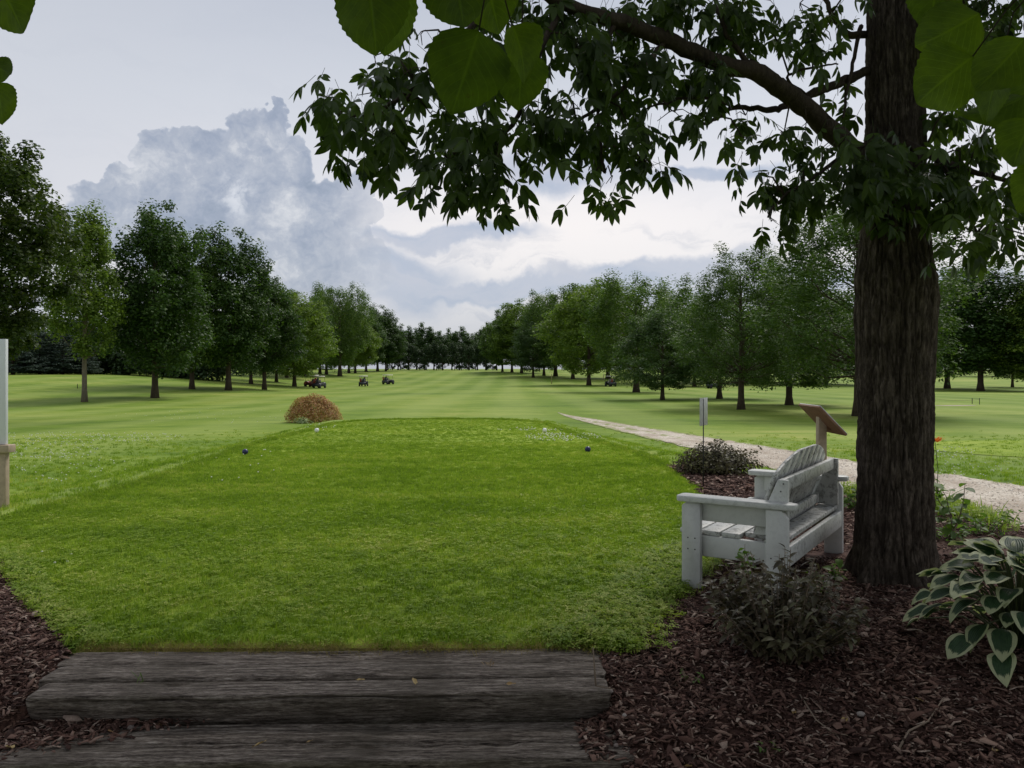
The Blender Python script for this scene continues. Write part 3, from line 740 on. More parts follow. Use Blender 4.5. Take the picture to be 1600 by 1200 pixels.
# ------------------------------------------------------------------ timber steps
def timber(name, cx, cy, L, wd, ht, ztop, yaw, seed, label, under=.0):
    nx, npf = 420, 84; r = np.random.default_rng(seed)
    # rounded-rectangle profile, walked round the section
    ang = np.linspace(0, 2*pi, npf, endpoint=False); ex = 11.0
    px_ = np.sign(np.cos(ang))*np.abs(np.cos(ang))**(2/ex)*wd/2; pz = np.sign(np.sin(ang))*np.abs(np.sin(ang))**(2/ex)*ht/2
    per = np.concatenate([[0], np.cumsum(np.hypot(np.diff(px_), np.diff(pz)))])
    X = np.linspace(-L/2, L/2, nx)[:, None]; A = per[None]
    dx = .0035*fbm(X*2.5+seed, A*60, 0, 5, seed)+.0025*fbm(X*22, A*120, 0, 3, seed+3)+.004*fbm(X*1.2, A*9, 0, 3, seed+5)
    for k in range(5):   # long drying cracks
        a0 = per[npf//8]+r.random()*(per[npf//2-4]-per[npf//8]); x0, x1 = sorted(r.uniform(-L/2, L/2, 2))
        path = a0+.016*fbm(X*2.3+k*9, 0*X, 0, 5, seed+k)
        dx = dx-.020*np.exp(-((A-path)/.0045)**2)*sstep(x0-.25, x0+.1, X)*(1-sstep(x1-.1, x1+.25, X))
    endr = 1-.06*np.exp(-((L/2-np.abs(X))/.018))
    nxn = np.cos(ang)[None]; nzn = np.sin(ang)[None]
    V = np.stack([X+0*A, px_[None]*endr+dx*nxn+.006*fbm(X*.8, 0*A, 0, 2, seed+8), pz[None]*endr+dx*nzn+.005*fbm(X*.9, 3+0*A, 0, 2, seed+9)], -1)
    V[..., 1] += np.where((nxn < 0) & (np.abs(nxn) > .2), under*sstep(ht*.30, -ht*.35, V[..., 2]), 0)
    V[..., 0] += np.where(np.abs(X) > L/2-.02, .012*fbm(A*30, X*9, 0, 3, seed+4)*np.sign(X), 0)
    v = V.reshape(-1, 3); i = np.arange(npf)[None]+np.arange(nx-1)[:, None]*npf; j = (np.arange(npf)+1) % npf; j = j[None]+np.arange(nx-1)[:, None]*npf
    f = np.stack([i, i+npf, j+npf, j], -1).reshape(-1, 4)
    c0, c1 = len(v), len(v)+1; v = np.concatenate([v, [(-L/2, 0, 0), (L/2, 0, 0)]])
    k = np.arange(npf); e0 = np.stack([np.full(npf, c0), k, (k+1) % npf], -1); b = (nx-1)*npf; e1 = np.stack([np.full(npf, c1), b+(k+1) % npf, b+k], -1)
    o = link(name, fast_mesh(name, v, [f, np.concatenate([e0, e1])], smooth=True), M['tie'], loc=(cx, cy, ztop-ht/2))
    o.rotation_euler = (R(r.uniform(-1.5, 1.5)), 0, yaw); tag(o, label, 'timber', 'railway ties laid as garden steps'); return o
YAW = R(1.4)
timber('railway_tie', -.92, 4.172, 2.77, .188, .17, .004, YAW, 3, 'upper step tie at the back, touching the grass edge')
timber('railway_tie', -.91, 3.986, 2.73, .186, .17, .001, YAW, 14, 'upper step tie in the middle of its three')
timber('railway_tie', -.89, 3.804, 2.69, .176, .18, -.008, YAW, 25, 'upper step tie at the front with dark shaded face', .055)
timber('railway_tie', -1.12, 3.625, 3.20, .19, .17, -.140, YAW, 36, 'lower step tie at the back under the riser')
timber('railway_tie', -1.13, 3.440, 3.32, .175, .17, -.143, YAW, 47, 'lower step tie at the front along the bottom of the view')

# ------------------------------------------------------------------ leaves and trees
def leaf_mesh(name, L, Wd, prof, nl=6, nc=2, fold=.25, droop=.2, serr=0, wave=0, seed=0, stalk=0):
    """leaf lying along +Y from its base, +Z its upper side; uv = across, along"""
    r = random.Random(seed); V = []; U = []
    for i in range(nl+1):
        t_ = i/nl; w = prof(t_)*Wd/2
        for j in range(-nc, nc+1):
            u = j/nc; ww = w*u
            if serr and abs(j) == nc and 0 < i < nl: ww *= 1+serr*(1 if i % 2 else -1)
            z = abs(ww)*fold-droop*L*t_*t_+wave*L*sin(t_*9+u*2+seed)*abs(u)
            V.append((ww, L*t_, z)); U.append(((u+1)/2, t_))
    n = 2*nc+1; f = [(i*n+j, i*n+j+1, (i+1)*n+j+1, (i+1)*n+j) for i in range(nl) for j in range(n-1)]
    return np.array(V), np.array(f), np.array(U)
lance = lambda t: math.sin(pi*min(1, t**.85))**.8*(1-.25*(1-t))if 0 < t < 1 else .02
ovate = lambda t: (math.sin(pi*t**.72)**.8 if 0 < t < 1 else .02)
def heart(t): return max(.015, (1-(1-t/.32)**2)**.5 if t < .32 else (math.cos((t-.32)/.68*pi/2))**.82)

def far_leaves(name, P, Nn, size, asp, r, mat):
    """rhombic leaves at P with normals Nn"""
    n = len(P); Nn = Nn/np.linalg.norm(Nn, axis=1)[:, None]
    q = r.normal(size=(n, 3)); U = np.cross(Nn, q); U /= np.linalg.norm(U, axis=1)[:, None]+1e-9; Vv = np.cross(Nn, U)
    s = size*r.uniform(.6, 1.3, n)[:, None]
    V = np.stack([P-U*s*.5, P+Vv*s*asp*.5+Nn*s*.08, P+U*s*.5, P-Vv*s*asp*.5+Nn*s*.08], 1).reshape(-1, 3)
    f = np.arange(n*4).reshape(n, 4)
    me = fast_mesh(name, V, f, rnd=r.random(n)); me.materials.append(mat); return me

def crown_points(r, env, z0, z1, ncl, rc, per, flat=.6, hollow=.35, rise=.0, lump=.25, seed=0, bare=.0, leaders=9):
    """clumps of leaves filling an envelope; returns leaf points, normals, clump centres"""
    C = []; zz = np.linspace(0, 1, 60); ev = np.array([env(q) for q in zz]); cdf = np.cumsum(ev**1.2+.02); cdf /= cdf[-1]
    while len(C) < ncl:
        h = float(np.interp(r.random(), cdf, zz)); th = r.uniform(0, 2*pi)
        lob = 1+lump*float(fbm(cos(th)*1.6+seed, sin(th)*1.6, h*3.5, 3, seed))*1.8
        if bare and float(fbm(cos(th)*2.3, sin(th)*2.3+seed, h*5, 2, seed+5)) < -1+bare*2-.75: continue
        q = env(h)*lob*(hollow+(1-hollow)*r.random()**.55)
        z = z0+(z1-z0)*h
        C.append((q*cos(th), q*sin(th), z-rise*q))
    # shoots standing out above and beside the crown
    for q in range(leaders):
        th = r.uniform(0, 2*pi); h = r.uniform(.55, .97); rr_ = env(h)*r.uniform(.75, 1.0); x, y, z = rr_*cos(th), rr_*sin(th), z0+(z1-z0)*h
        for j in range(4):
            i_ = r.integers(len(C)); C[i_] = (x*(1+.05*j)+r.normal(0, .1), y*(1+.05*j)+r.normal(0, .1), z+j*rc*.75)
    C = np.array(C)
    k = per
    D = r.normal(size=(ncl, k, 3)); D /= np.linalg.norm(D, axis=2)[..., None]; D *= (r.random((ncl, k, 1))**.45)
    sz = rc*r.uniform(.6, 1.35, (ncl, 1, 1))
    P = C[:, None]+D*sz*np.array([1, 1, flat]); N_ = D*.8+np.array([0, 0, .75])+r.normal(0, .45, D.shape)
    # branch tips droop a little outward
    return P.reshape(-1, 3), N_.reshape(-1, 3), C

def trunk_mesh(name, H, rb, lean, C, r, nlimb=26, fork=.42, n=9, mat=None, rt=.22):
    m = MB(); k = 10; pts = []; top = H
    for i in range(k+1):
        t_ = i/k; pts.append((lean[0]*t_*t_+.02*H*math.sin(t_*5+lean[1])*t_*.3, lean[1]*t_*t_*.3, -.25+(top+.25)*t_))
    rad = [rb*(1.45 if i == 0 else 1.0)*(1-(1-rt)*(i/k))for i in range(k+1)]
    m.tube(pts, rad, n, wob=.04); pts = np.array(pts)
    idx = r.permutation(len(C))[:nlimb]
    for i in idx:
        c = C[i]; zb = min(c[2]*.8, max(H*fork*.62, c[2]-.9*math.hypot(c[0], c[1])-.4)); zb = max(zb, H*.16)
        b = np.array([np.interp(zb, pts[:, 2], pts[:, j]) for j in range(3)]); mid = b*.45+c*.55+np.array([0, 0, -.08*np.linalg.norm(c-b)])+r.normal(0, .12, 3)
        rr = rb*.34*(1-zb/H*.5); m.tube([b, b*.75+mid*.25+np.array([0, 0, .05]), mid, c], [rr, rr*.8, rr*.5, rr*.15], 5)
    me = m.mesh(name, True); me.materials.append(mat or M['bark_far']); return me

TREES = {}
def species(key, H, env, z0, ncl, rc, per, leaf, asp, mat, bmat=None, rb=.26, seed=1, flat=.6, hollow=.35, rise=0., lump=.25, nlimb=26, bare=0., top=None, lean=(0, 0)):
    r = np.random.default_rng(seed)
    P, N_, C = crown_points(r, env, z0, top or H, ncl, rc, per, flat, hollow, rise, lump, seed, bare)
    P[:, 0] += lean[0]*(P[:, 2]/H)**2
    cm = far_leaves(key+' crown', P, N_, leaf, asp, r, M[mat])
    tm = trunk_mesh(key+' trunk', H*.86, rb, lean, C, r, nlimb, mat=M[bmat] if bmat else None)
    TREES[key] = (H, 2*np.percentile(np.hypot(P[:, 0], P[:, 1]), 97), tm, cm)
oval = lambda w: (lambda h: w*max(.0, math.sin(pi*min(1, (h*.9+.08))**.8))**.75)
def conic(w): return lambda h: w*max(.03, (1-h)**.85*min(1, (h+.04)*7))
def upright(w): return lambda h: w*max(.05, min(1, (h+.10)*3.6)*(1-h)**.55)
def vase(w): return lambda h: w*(.35+.65*math.sin(pi*(h*.72+.06))**1)
species('maple', 14, oval(4.4), 1.9, 300, .95, 120, .24, .7, 'f_mid', seed=2, lump=.5, rise=-.12)
species('big_maple', 14, oval(4.4), 2.6, 620, .60, 230, .16, .7, 'f_leftmaple', seed=22, lump=.3, flat=.85, hollow=.25)
species('dark_maple', 14, oval(4.0), 2.0, 320, .90, 120, .24, .7, 'f_dark', seed=3, lump=.52, rise=-.1, flat=.8)
species('grey_maple', 12, oval(4.2), 1.7, 280, .95, 120, .22, .7, 'f_grey', seed=4, lump=.46)
species('young_maple', 12, upright(2.6), 3.2, 190, .55, 110, .20, .62, 'f_light', 'bark_pale', rb=.17, seed=5, flat=1.2, lump=.3, rise=-.25)
species('ash', 15, oval(5.4), 2.6, 400, .85, 125, .20, .5, 'f_olive', rb=.3, seed=6, flat=.9, hollow=.25, lump=.38, bare=.30, nlimb=60)
species('cottonwood', 15, vase(5.2), 1.9, 340, .95, 120, .24, .62, 'f_mid', rb=.36, seed=7, flat=1.5, lump=.5, rise=-.15)
species('spreading_maple', 13, oval(5.2), 2.2, 380, .95, 115, .21, .65, 'f_olive', rb=.3, seed=8, lump=.42)
species('light_maple', 13, oval(4.2), 1.8, 300, .95, 115, .24, .7, 'f_light', rb=.26, seed=9, lump=.45, rise=-.1)
species('spruce', 12, conic(3.0), .8, 420, .55, 60, .26, .3, 'f_spruce', rb=.2, seed=10, flat=.35, lump=.12, rise=.35)
species('far_tree', 14, oval(3.6), 2.6, 170, 1.1, 60, .42, .7, 'f_dark', rb=.26, seed=12, lump=.55, bare=.40)
species('far_shrub', 6, oval(2.6), .6, 70, .9, 60, .36, .7, 'f_hedge', rb=.14, seed=13, lump=.3)

cnt = {'n': 0}
def plant(key, name, label, px, py, top, w=None, d=None, group=None, sx=1.0):
    """stand a tree where the photo shows its foot; top = pixel row of its crown's top, w = crown width in pixels"""
    g = G(px, py) if d is None else Vector(((px-800)/F*d, d, gz((px-800)/F*d, d)))
    H, CW, tm, cm = TREES[key]
    h = (EYE-(top-HY)/F*g.y)-g.z; s = h/H; wx = (w*1.22*g.y/F/CW) if w else s
    o = thing(name, label, 'tree', g, random.uniform(0, 6.28), group or 'trees lining the fairway')
    for nm, me in (('trunk', tm), ('crown', cm)):
        c = link(nm, me, parent=o); c.scale = (wx, wx, s) if nm == 'crown' else ((wx+s)/2*sx, (wx+s)/2*sx, s)
    return o

plant('big_maple', 'maple_tree', 'huge dark green maple filling the left edge behind the white sign', -112, 665, 122, 315)
plant('young_maple', 'young_tree', 'slender light green young tree with bare pale trunk, on the left', 132, 628, 335, 92)
plant('dark_maple', 'maple_tree', 'tall dark maple just right of the slender young tree', 242, 622, 345, 150)
plant('maple', 'maple_tree', 'rounded mid green maple with leaning trunk between two darker maples', 300, 608, 392, 128)
plant('dark_maple', 'maple_tree', 'darkest tall maple on the left whose top stands above its neighbours', 357, 610, 378, 125)
plant('dark_maple', 'maple_tree', 'smaller dark maple behind the left pair of carts, right of the darkest one', 413, 609, 436, 100)
plant('grey_maple', 'maple_tree', 'maple half hidden behind the dark maples on the left', 392, 600, 470, 90)
plant('light_maple', 'maple_tree', 'light green maple directly behind the two carts parked together', 460, 604, 462, 98)
plant('cottonwood', 'tall_tree', 'green tree with spiky upright top, left of the fairway', 531, 588, 456, 84)
plant('light_maple', 'maple_tree', 'small bright green maple at the end of the left row', 555, 583, 498, 62)
plant('dark_maple', 'maple_tree', 'dark tree closing the far left row beside the distant tree line', 590, 580, 486, 62)
plant('dark_maple', 'maple_tree', 'dark tree behind the end of the left row', 500, 584, 475, 70)
plant('grey_maple', 'maple_tree', 'low green tree between the left row and its light maple', 432, 597, 480, 70)
# right-hand side
plant('maple', 'maple_tree', 'first mid green tree of the right row beside the far line', 800, 582, 488, 74)
plant('grey_maple', 'maple_tree', 'round low tree with short trunk near the start of the right row', 833, 590, 505, 66)
plant('dark_maple', 'maple_tree', 'narrow tree just behind the round low tree on the right', 850, 587, 476, 60)
plant('light_maple', 'maple_tree', 'tall green tree left of the cart parked on the right', 920, 602, 450, 112)
plant('cottonwood', 'tall_tree', 'broad bushy green tree with feathery top, right of centre', 994, 613, 446, 150)
plant('grey_maple', 'maple_tree', 'small dark round tree with a thin trunk on the right fairway edge', 1035, 625, 486, 112)
plant('dark_maple', 'maple_tree', 'dark tree filling the gap left of the small cart at right', 1085, 604, 500, 110)
plant('spreading_maple', 'maple_tree', 'thin trunked tree standing beside the half hidden cart', 1124, 623, 470, 150)
plant('ash', 'ash_tree', 'airy tree with open top rising behind the small roadside sign', 1158, 640, 398, 185)
plant('spreading_maple', 'maple_tree', 'wide low crowned tree right of the airy one, over dark shade', 1233, 633, 432, 200)
plant('ash', 'ash_tree', 'tallest airy tree partly hidden by the big foreground trunk', 1342, 650, 296, 300)
plant('dark_maple', 'maple_tree', 'thick trunked dark tree right of the big foreground trunk', 1532, 611, 428, 170)
plant('light_maple', 'maple_tree', 'bright green tree cut by the right edge', 1625, 612, 452, 130)
plant('grey_maple', 'maple_tree', 'grey green tree showing through just right of the big trunk', 1480, 607, 440, 150)
plant('maple', 'maple_tree', 'small distant tree with short trunk near the right edge', 1582, 605, 500, 70)
plant('dark_maple', 'maple_tree', 'distant dark tree behind the airy trees on the right', 1290, 600, 480, 130)
plant('grey_maple', 'maple_tree', 'distant tree seen under the wide low crowned tree', 1200, 599, 500, 120)
for i, (k_, x_, y_, t_, w_, lb) in enumerate([('maple', 448, 590, 470, 90, 'green tree showing between two dark maples on the left'), ('grey_maple', 478, 588, 478, 84, 'grey green tree behind the two grouped carts'), ('maple', 510, 585, 468, 80, 'rounded tree behind the spiky topped one on the left'),
        ('light_maple', 545, 583, 482, 66, 'fresh green tree right of the spiky topped one'), ('grey_maple', 572, 581, 492, 60, 'dusky tree near the far end of the left row'), ('dark_maple', 603, 580, 502, 50, 'last dark tree of the left row'),
        ('maple', 785, 581, 496, 60, 'small tree where the right row meets the far line'), ('light_maple', 815, 583, 480, 80, 'brighter tree near the start of the right row'), ('cottonwood', 868, 588, 466, 90, 'feathery topped tree left of the tall right hand maple'),
        ('maple', 895, 592, 462, 96, 'full green tree just behind the tall right hand maple'), ('light_maple', 950, 592, 455, 120, 'bright bushy tree right behind the cart in the shade'), ('maple', 1050, 598, 470, 130, 'full green tree behind the small dark round tree')]):
    plant(k_, 'maple_tree', lb, x_, y_, t_, w_)
# far line
_r = random.Random(4)
wh = ['leftmost', 'second', 'third', 'fourth', 'fifth', 'sixth', 'seventh', 'eighth', 'ninth', 'tenth', 'eleventh', 'twelfth', 'thirteenth']
for i, (x, t_) in enumerate([(606, 520), (622, 514), (638, 517), (651, 520), (664, 512), (678, 519), (692, 524), (706, 520), (718, 518), (733, 525), (746, 522), (760, 512), (776, 510)]):
    plant('far_tree', 'distant_tree', f'{wh[i]} tall tree from the left in the far tree line across the fairway', x, 578, t_, _r.uniform(24, 34), d=_r.uniform(288, 312), group='tall trees of the far tree line')
for i in range(13):
    plant('far_shrub', 'low_tree', f'{wh[i]} low bushy tree from the left beneath the far tree line', 612+i*13.5+_r.uniform(-4, 4), 578, _r.uniform(543, 552), _r.uniform(17, 23), d=_r.uniform(278, 284), group='low bushy trees beneath the far tree line')
# conifers at the left edge of the course
for px, py, tp, w, lb in [(20, 597, 500, 70, 'grey blue spruce nearest the white sign'), (62, 594, 520, 60, 'dark spruce between two larger ones, left background'), (98, 593, 508, 64, 'grey blue spruce left of the slender young tree'),
                          (128, 592, 528, 44, 'dark small spruce directly behind the slender young tree')]:
    plant('spruce', 'spruce_tree', lb, px, py, tp, w, d=104+px*.06, group='spruces in the left background')

def wood(name, label, x0, x1, y0, y1, hmin, hmax, n, mat, seed):
    """a far-off belt of trees that reads as one mass"""
    r = np.random.default_rng(seed); cx = r.uniform(x0, x1, n); cy = r.uniform(y0, y1, n); g = terrain(cx, cy); hh = hmin+(hmax-hmin)*(.5+.5*fbm(cx/9, cy/9, 0, 2, seed))
    k = 110; D = r.normal(size=(n, k, 3)); D /= np.linalg.norm(D, axis=2)[..., None]; D *= r.random((n, k, 1))**.4
    C = np.stack([cx, cy, g+r.random(n)**.7*hh], -1)
    P = (C[:, None]+D*np.array([1.7, 1.7, 1.3])).reshape(-1, 3); N_ = (D+np.array([0, 0, .6])+r.normal(0, .4, D.shape)).reshape(-1, 3)
    ok = P[:, 2] > terrain(P[:, 0], P[:, 1]); P, N_ = P[ok], N_[ok]
    o = link(name, far_leaves(name, P, N_, .5, .7, r, M[mat])); stuff(o, label, 'wood')
wood('hedge_row', 'dense dark hedge behind the left row of trees', -76, -44, 118, 124, 3.5, 6.0, 330, 'f_hedge', 61)
wood('left_wood', 'dark belt of woodland behind the left side of the fairway', -95, -50, 130, 150, 6, 11, 420, 'f_hedge', 62)
wood('left_far_wood', 'dark woodland behind the left end of the fairway', -110, -58, 270, 300, 6, 12, 380, 'f_dark', 63)
wood('right_wood', 'dark belt of woodland far behind the right row of trees', 60, 190, 225, 245, 6, 11, 620, 'f_hedge', 64)
wood('right_far_wood', 'dark woodland closing the fairway on the right', 12, 60, 270, 320, 6, 12, 300, 'f_dark', 65)

# ------------------------------------------------------------------ the big hickory
HX, HYY = (1397-800)/F*5.70, 5.70
def hickory():
    t = thing('hickory_tree', 'large furrowed foreground tree beside the white bench with drooping leaf sprays', 'tree', (HX, HYY, gz(HX, HYY)))
    def L(p): return (p[0]-HX, p[1]-HYY, p[2]-t.location.z)
    # trunk
    NA, NZ = 320, 760; zb, zt = -.12, 7.5
    th = np.linspace(0, 2*pi, NA, endpoint=False)[None]; Z = np.linspace(zb, zt, NZ)[:, None]
    def zp(py): return EYE-(py-HY)/F*5.70
    zc = np.array([zp(p) for p in (960, 925, 890, 840, 750, 650, 560, 500, 440, 400, 350, 200, 0)]+[7.5]); hw = np.array([80, 66, 60.5, 57, 54, 53.5, 56, 59, 56, 52, 48.5, 44, 41.5, 33])/F*5.70
    rad = np.interp(Z, zc, hw)+0*th
    ca, sa = np.cos(th), np.sin(th)
    rad = rad*(1+.035*np.cos(3*th+.6)*1+.03*np.cos(2*th+Z*.8))
    rad = rad+(.10*np.maximum(0, np.cos(5*th+.5))**2)*sstep(.28, -.05, Z)      # root flare
    for az_, z_, am, sz in ((0.0, zp(455), .030, .17), (2.9, zp(430), .02, .12), (-1.45, zp(440), .035, .15), (-1.8, zp(650), .01, .1)):   # burls
        dd = np.angle(np.exp(1j*(th-az_))); rad = rad+am*np.exp(-(dd*.24/sz)**2-((Z-z_)/sz)**2)
    wx = .10*fbm(ca*2.5, sa*2.5, Z*1.6, 3, 51)
    s1 = fbm(ca*5.6+wx*8, sa*5.6+wx*8, Z*2.1+5, 4, 52); s2 = fbm(ca*12+wx*9, sa*12, Z*5.2, 3, 53); s3 = fbm(ca*36, sa*36, Z*26, 3, 54); s4 = fbm(ca*9, sa*9, Z*11, 2, 56)
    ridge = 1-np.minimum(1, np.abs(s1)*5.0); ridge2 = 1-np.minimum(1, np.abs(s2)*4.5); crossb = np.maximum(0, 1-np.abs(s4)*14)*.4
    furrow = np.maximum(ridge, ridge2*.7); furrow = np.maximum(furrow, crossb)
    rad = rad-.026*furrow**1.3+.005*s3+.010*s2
    V = np.stack([rad*ca, rad*sa*.97, Z+0*th], -1)
    V[..., 0] += np.interp(Z, [zp(900), zp(600), zp(300), zp(0), 7.5], [-.005, .0, .0, 0.0, .05])
    V = V.reshape(-1, 3); i = np.arange(NA)[None]+np.arange(NZ-1)[:, None]*NA; j = ((np.arange(NA)+1) % NA)[None]+np.arange(NZ-1)[:, None]*NA
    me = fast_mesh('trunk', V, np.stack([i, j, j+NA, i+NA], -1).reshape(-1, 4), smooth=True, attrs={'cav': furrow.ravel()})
    link('trunk', me, M['bark'], t)
    # limbs, set out along the photograph's lines at believable distances
    limbs = [
        [(1385, 262, 5.75, .075), (1330, 232, 5.6, .072), (1272, 180, 5.35, .066), (1225, 142, 5.2, .062), (1180, 112, 5.1, .058), (1120, 98, 5.0, .054), (1040, 62, 4.9, .050), (960, 32, 4.8, .045), (880, 6, 4.7, .040), (800, -40, 4.6, .034), (700, -80, 4.5, .026), (600, -60, 4.4, .014)],
        [(1385, 100, 5.8, .034), (1345, 115, 5.65, .032), (1300, 135, 5.55, .030), (1262, 150, 5.5, .028), (1230, 165, 5.45, .024), (1200, 171, 5.4, .020), (1145, 168, 5.3, .015), (1120, 185, 5.25, .013), (1080, 200, 5.2, .009)],
        [(1145, 168, 5.3, .013), (1115, 155, 5.2, .011), (1060, 155, 5.1, .009), (1010, 170, 5.0, .006)],
        [(1385, 50, 5.9, .03), (1340, 55, 5.7, .028), (1320, 50, 5.6, .022), (1300, 20, 5.6, .018), (1280, -20, 5.6, .014)],
        [(1345, 40, 5.75, .018), (1335, 90, 5.6, .014), (1322, 150, 5.5, .011), (1318, 185, 5.4, .007)],
        [(1262, 150, 5.5, .012), (1230, 120, 5.5, .010), (1270, 105, 5.45, .008), (1310, 100, 5.4, .005)],
        [(1040, 62, 4.9, .020), (1010, 100, 4.8, .016), (960, 150, 4.7, .013), (900, 190, 4.6, .010), (850, 215, 4.55, .007)],
        [(880, 6, 4.7, .022), (845, 80, 4.5, .018), (820, 160, 4.4, .015), (790, 205, 4.35, .012), (740, 215, 4.3, .010), (700, 250, 4.3, .007)],
        [(790, 205, 4.35, .012), (780, 230, 4.3, .010), (775, 270, 4.3, .007)],
        [(800, -40, 4.6, .024), (720, 60, 4.4, .018), (650, 130, 4.3, .013), (590, 175, 4.25, .010), (530, 182, 4.2, .006)],
        [(650, 130, 4.3, .010), (620, 190, 4.25, .008), (600, 230, 4.2, .005)],
        [(1180, 112, 5.1, .020), (1140, 60, 5.0, .016), (1120, 10, 5.0, .012), (1100, -40, 5.0, .009)],
        [(1330, 240, 5.5, .018), (1290, 262, 5.2, .014), (1262, 285, 5.1, .010), (1225, 305, 5.0, .008), (1200, 340, 4.95, .005)],
        [(1400, 215, 5.6, .03), (1470, 250, 5.3, .024), (1530, 270, 5.1, .018), (1600, 290, 5.0, .012)],
        [(1470, 250, 5.3, .016), (1500, 310, 5.1, .012), (1530, 370, 5.0, .008)],
        [(1410, 40, 5.8, .05), (1480, 10, 5.6, .04), (1560, -30, 5.4, .03), (1700, -60, 5.2, .02)],
        [(1395, 250, 5.6, .02), (1385, 270, 5.35, .016), (1380, 310, 5.2, .010)],
        [(960, 32, 4.8, .018), (940, 100, 4.7, .014), (935, 180, 4.6, .010), (945, 270, 4.5, .006)],
    ]
    limb_pts = []
    for Lm in limbs:
        pts = [W(a, b, c) for a, b, c, _ in Lm]; rr = [q[3] for q in Lm]
        # Catmull-Rom smoothing
        P = [pts[0]]+pts+[pts[-1]]; out = []; ro = []
        for k in range(len(pts)-1):
            for s in np.linspace(0, 1, 6, endpoint=False):
                p0, p1, p2, p3 = P[k:k+4]
                q = .5*((2*p1)+(p2-p0)*s+(2*p0-5*p1+4*p2-p3)*s*s+(-p0+3*p1-3*p2+p3)*s**3); out.append(q); ro.append(rr[k]+(rr[k+1]-rr[k])*s)
        out.append(pts[-1]); ro.append(rr[-1]); limb_pts += [q for q in out]
        m = MB(); m.tube([L(q+Vector((random.gauss(0, .004), 0, random.gauss(0, .004)))) for q in out], ro, 9 if rr[0] > .03 else 6, wob=.09)
        m.build('limb', M['limb'], t, True)
    LP = np.array([tuple(q) for q in limb_pts])
    # leaf sprays: (px, py, rx, ry, depth, number)
    blobs = [(500, 178, 22, 18, 4.2, 14), (530, 205, 35, 28, 4.2, 34), (575, 190, 40, 40, 4.25, 46), (560, 235, 32, 22, 4.2, 26), (610, 235, 35, 28, 4.25, 34), (620, 150, 38, 35, 4.3, 36), (585, 110, 25, 20, 4.35, 10),
             (660, 210, 32, 32, 4.3, 26), (700, 265, 34, 26, 4.3, 34), (680, 290, 28, 20, 4.3, 20), (735, 290, 40, 25, 4.3, 44), (770, 310, 26, 20, 4.3, 22), (755, 240, 40, 28, 4.3, 32),
             (735, 200, 30, 18, 4.3, 20), (830, 195, 40, 30, 4.4, 34), (820, 235, 24, 14, 4.4, 10), (875, 235, 26, 14, 4.45, 14), (890, 190, 40, 36, 4.5, 46), (940, 225, 40, 30, 4.6, 44), (985, 235, 34, 30, 4.7, 36), (1010, 280, 22, 22, 4.7, 14), (925, 305, 20, 16, 4.5, 7), (955, 300, 24, 18, 4.5, 10),
             (900, 120, 60, 50, 4.6, 70), (990, 150, 56, 50, 4.8, 74), (1050, 205, 40, 30, 4.9, 36), (1090, 150, 46, 34, 5.0, 42), (880, 60, 50, 40, 4.7, 46), (960, 85, 60, 40, 4.8, 50),
             (1040, 120, 50, 36, 4.9, 44), (1010, 20, 90, 24, 5.2, 80), (1100, 30, 60, 36, 5.1, 60), (1180, 30, 50, 34, 5.3, 40), (1200, 70, 40, 24, 5.3, 24), (1250, 40, 40, 36, 5.5, 34), (1290, 75, 24, 24, 5.5, 10),
             (1150, 75, 44, 30, 5.2, 34), (1165, 205, 26, 16, 5.2, 12), (1160, 240, 26, 18, 5.2, 10), (1225, 235, 26, 22, 5.2, 14), (1260, 220, 30, 26, 5.2, 16), (1315, 160, 22, 22, 5.4, 10), (1300, 215, 26, 22, 5.3, 14),
             (1190, 300, 24, 18, 5.0, 14), (1215, 330, 30, 26, 5.0, 24), (1255, 300, 32, 28, 5.05, 26), (1250, 350, 24, 24, 5.0, 16), (1205, 370, 20, 14, 4.95, 6), (1285, 260, 30, 24, 5.1, 20), (1300, 310, 28, 26, 5.15, 22),
             (1350, 260, 36, 26, 5.1, 60), (1370, 300, 42, 30, 5.05, 85), (1400, 285, 40, 36, 5.05, 80), (1360, 340, 30, 22, 5.15, 24), (1400, 340, 24, 20, 5.15, 18),
             (1460, 290, 36, 30, 5.1, 30), (1500, 270, 44, 34, 5.1, 44), (1500, 330, 40, 30, 5.0, 40), (1545, 320, 46, 40, 5.0, 50), (1560, 380, 34, 26, 5.0, 24), (1590, 310, 34, 40, 5.0, 34), (1475, 350, 26, 22, 5.0, 14), (1490, 400, 24, 20, 5.0, 10), (1530, 395, 26, 20, 5.0, 12), (1600, 400, 20, 34, 4.9, 12),
             (1480, 30, 50, 40, 5.5, 50), (1540, 60, 60, 50, 5.4, 60), (1480, 200, 40, 26, 5.2, 30), (1560, 220, 50, 40, 5.1, 50),
             (760, 60, 60, 50, 4.5, 60), (700, 110, 44, 40, 4.4, 44), (650, 80, 30, 30, 4.4, 12), (800, 130, 50, 40, 4.5, 50), (850, 20, 60, 30, 4.9, 50), (700, 20, 40, 30, 4.8, 24)]
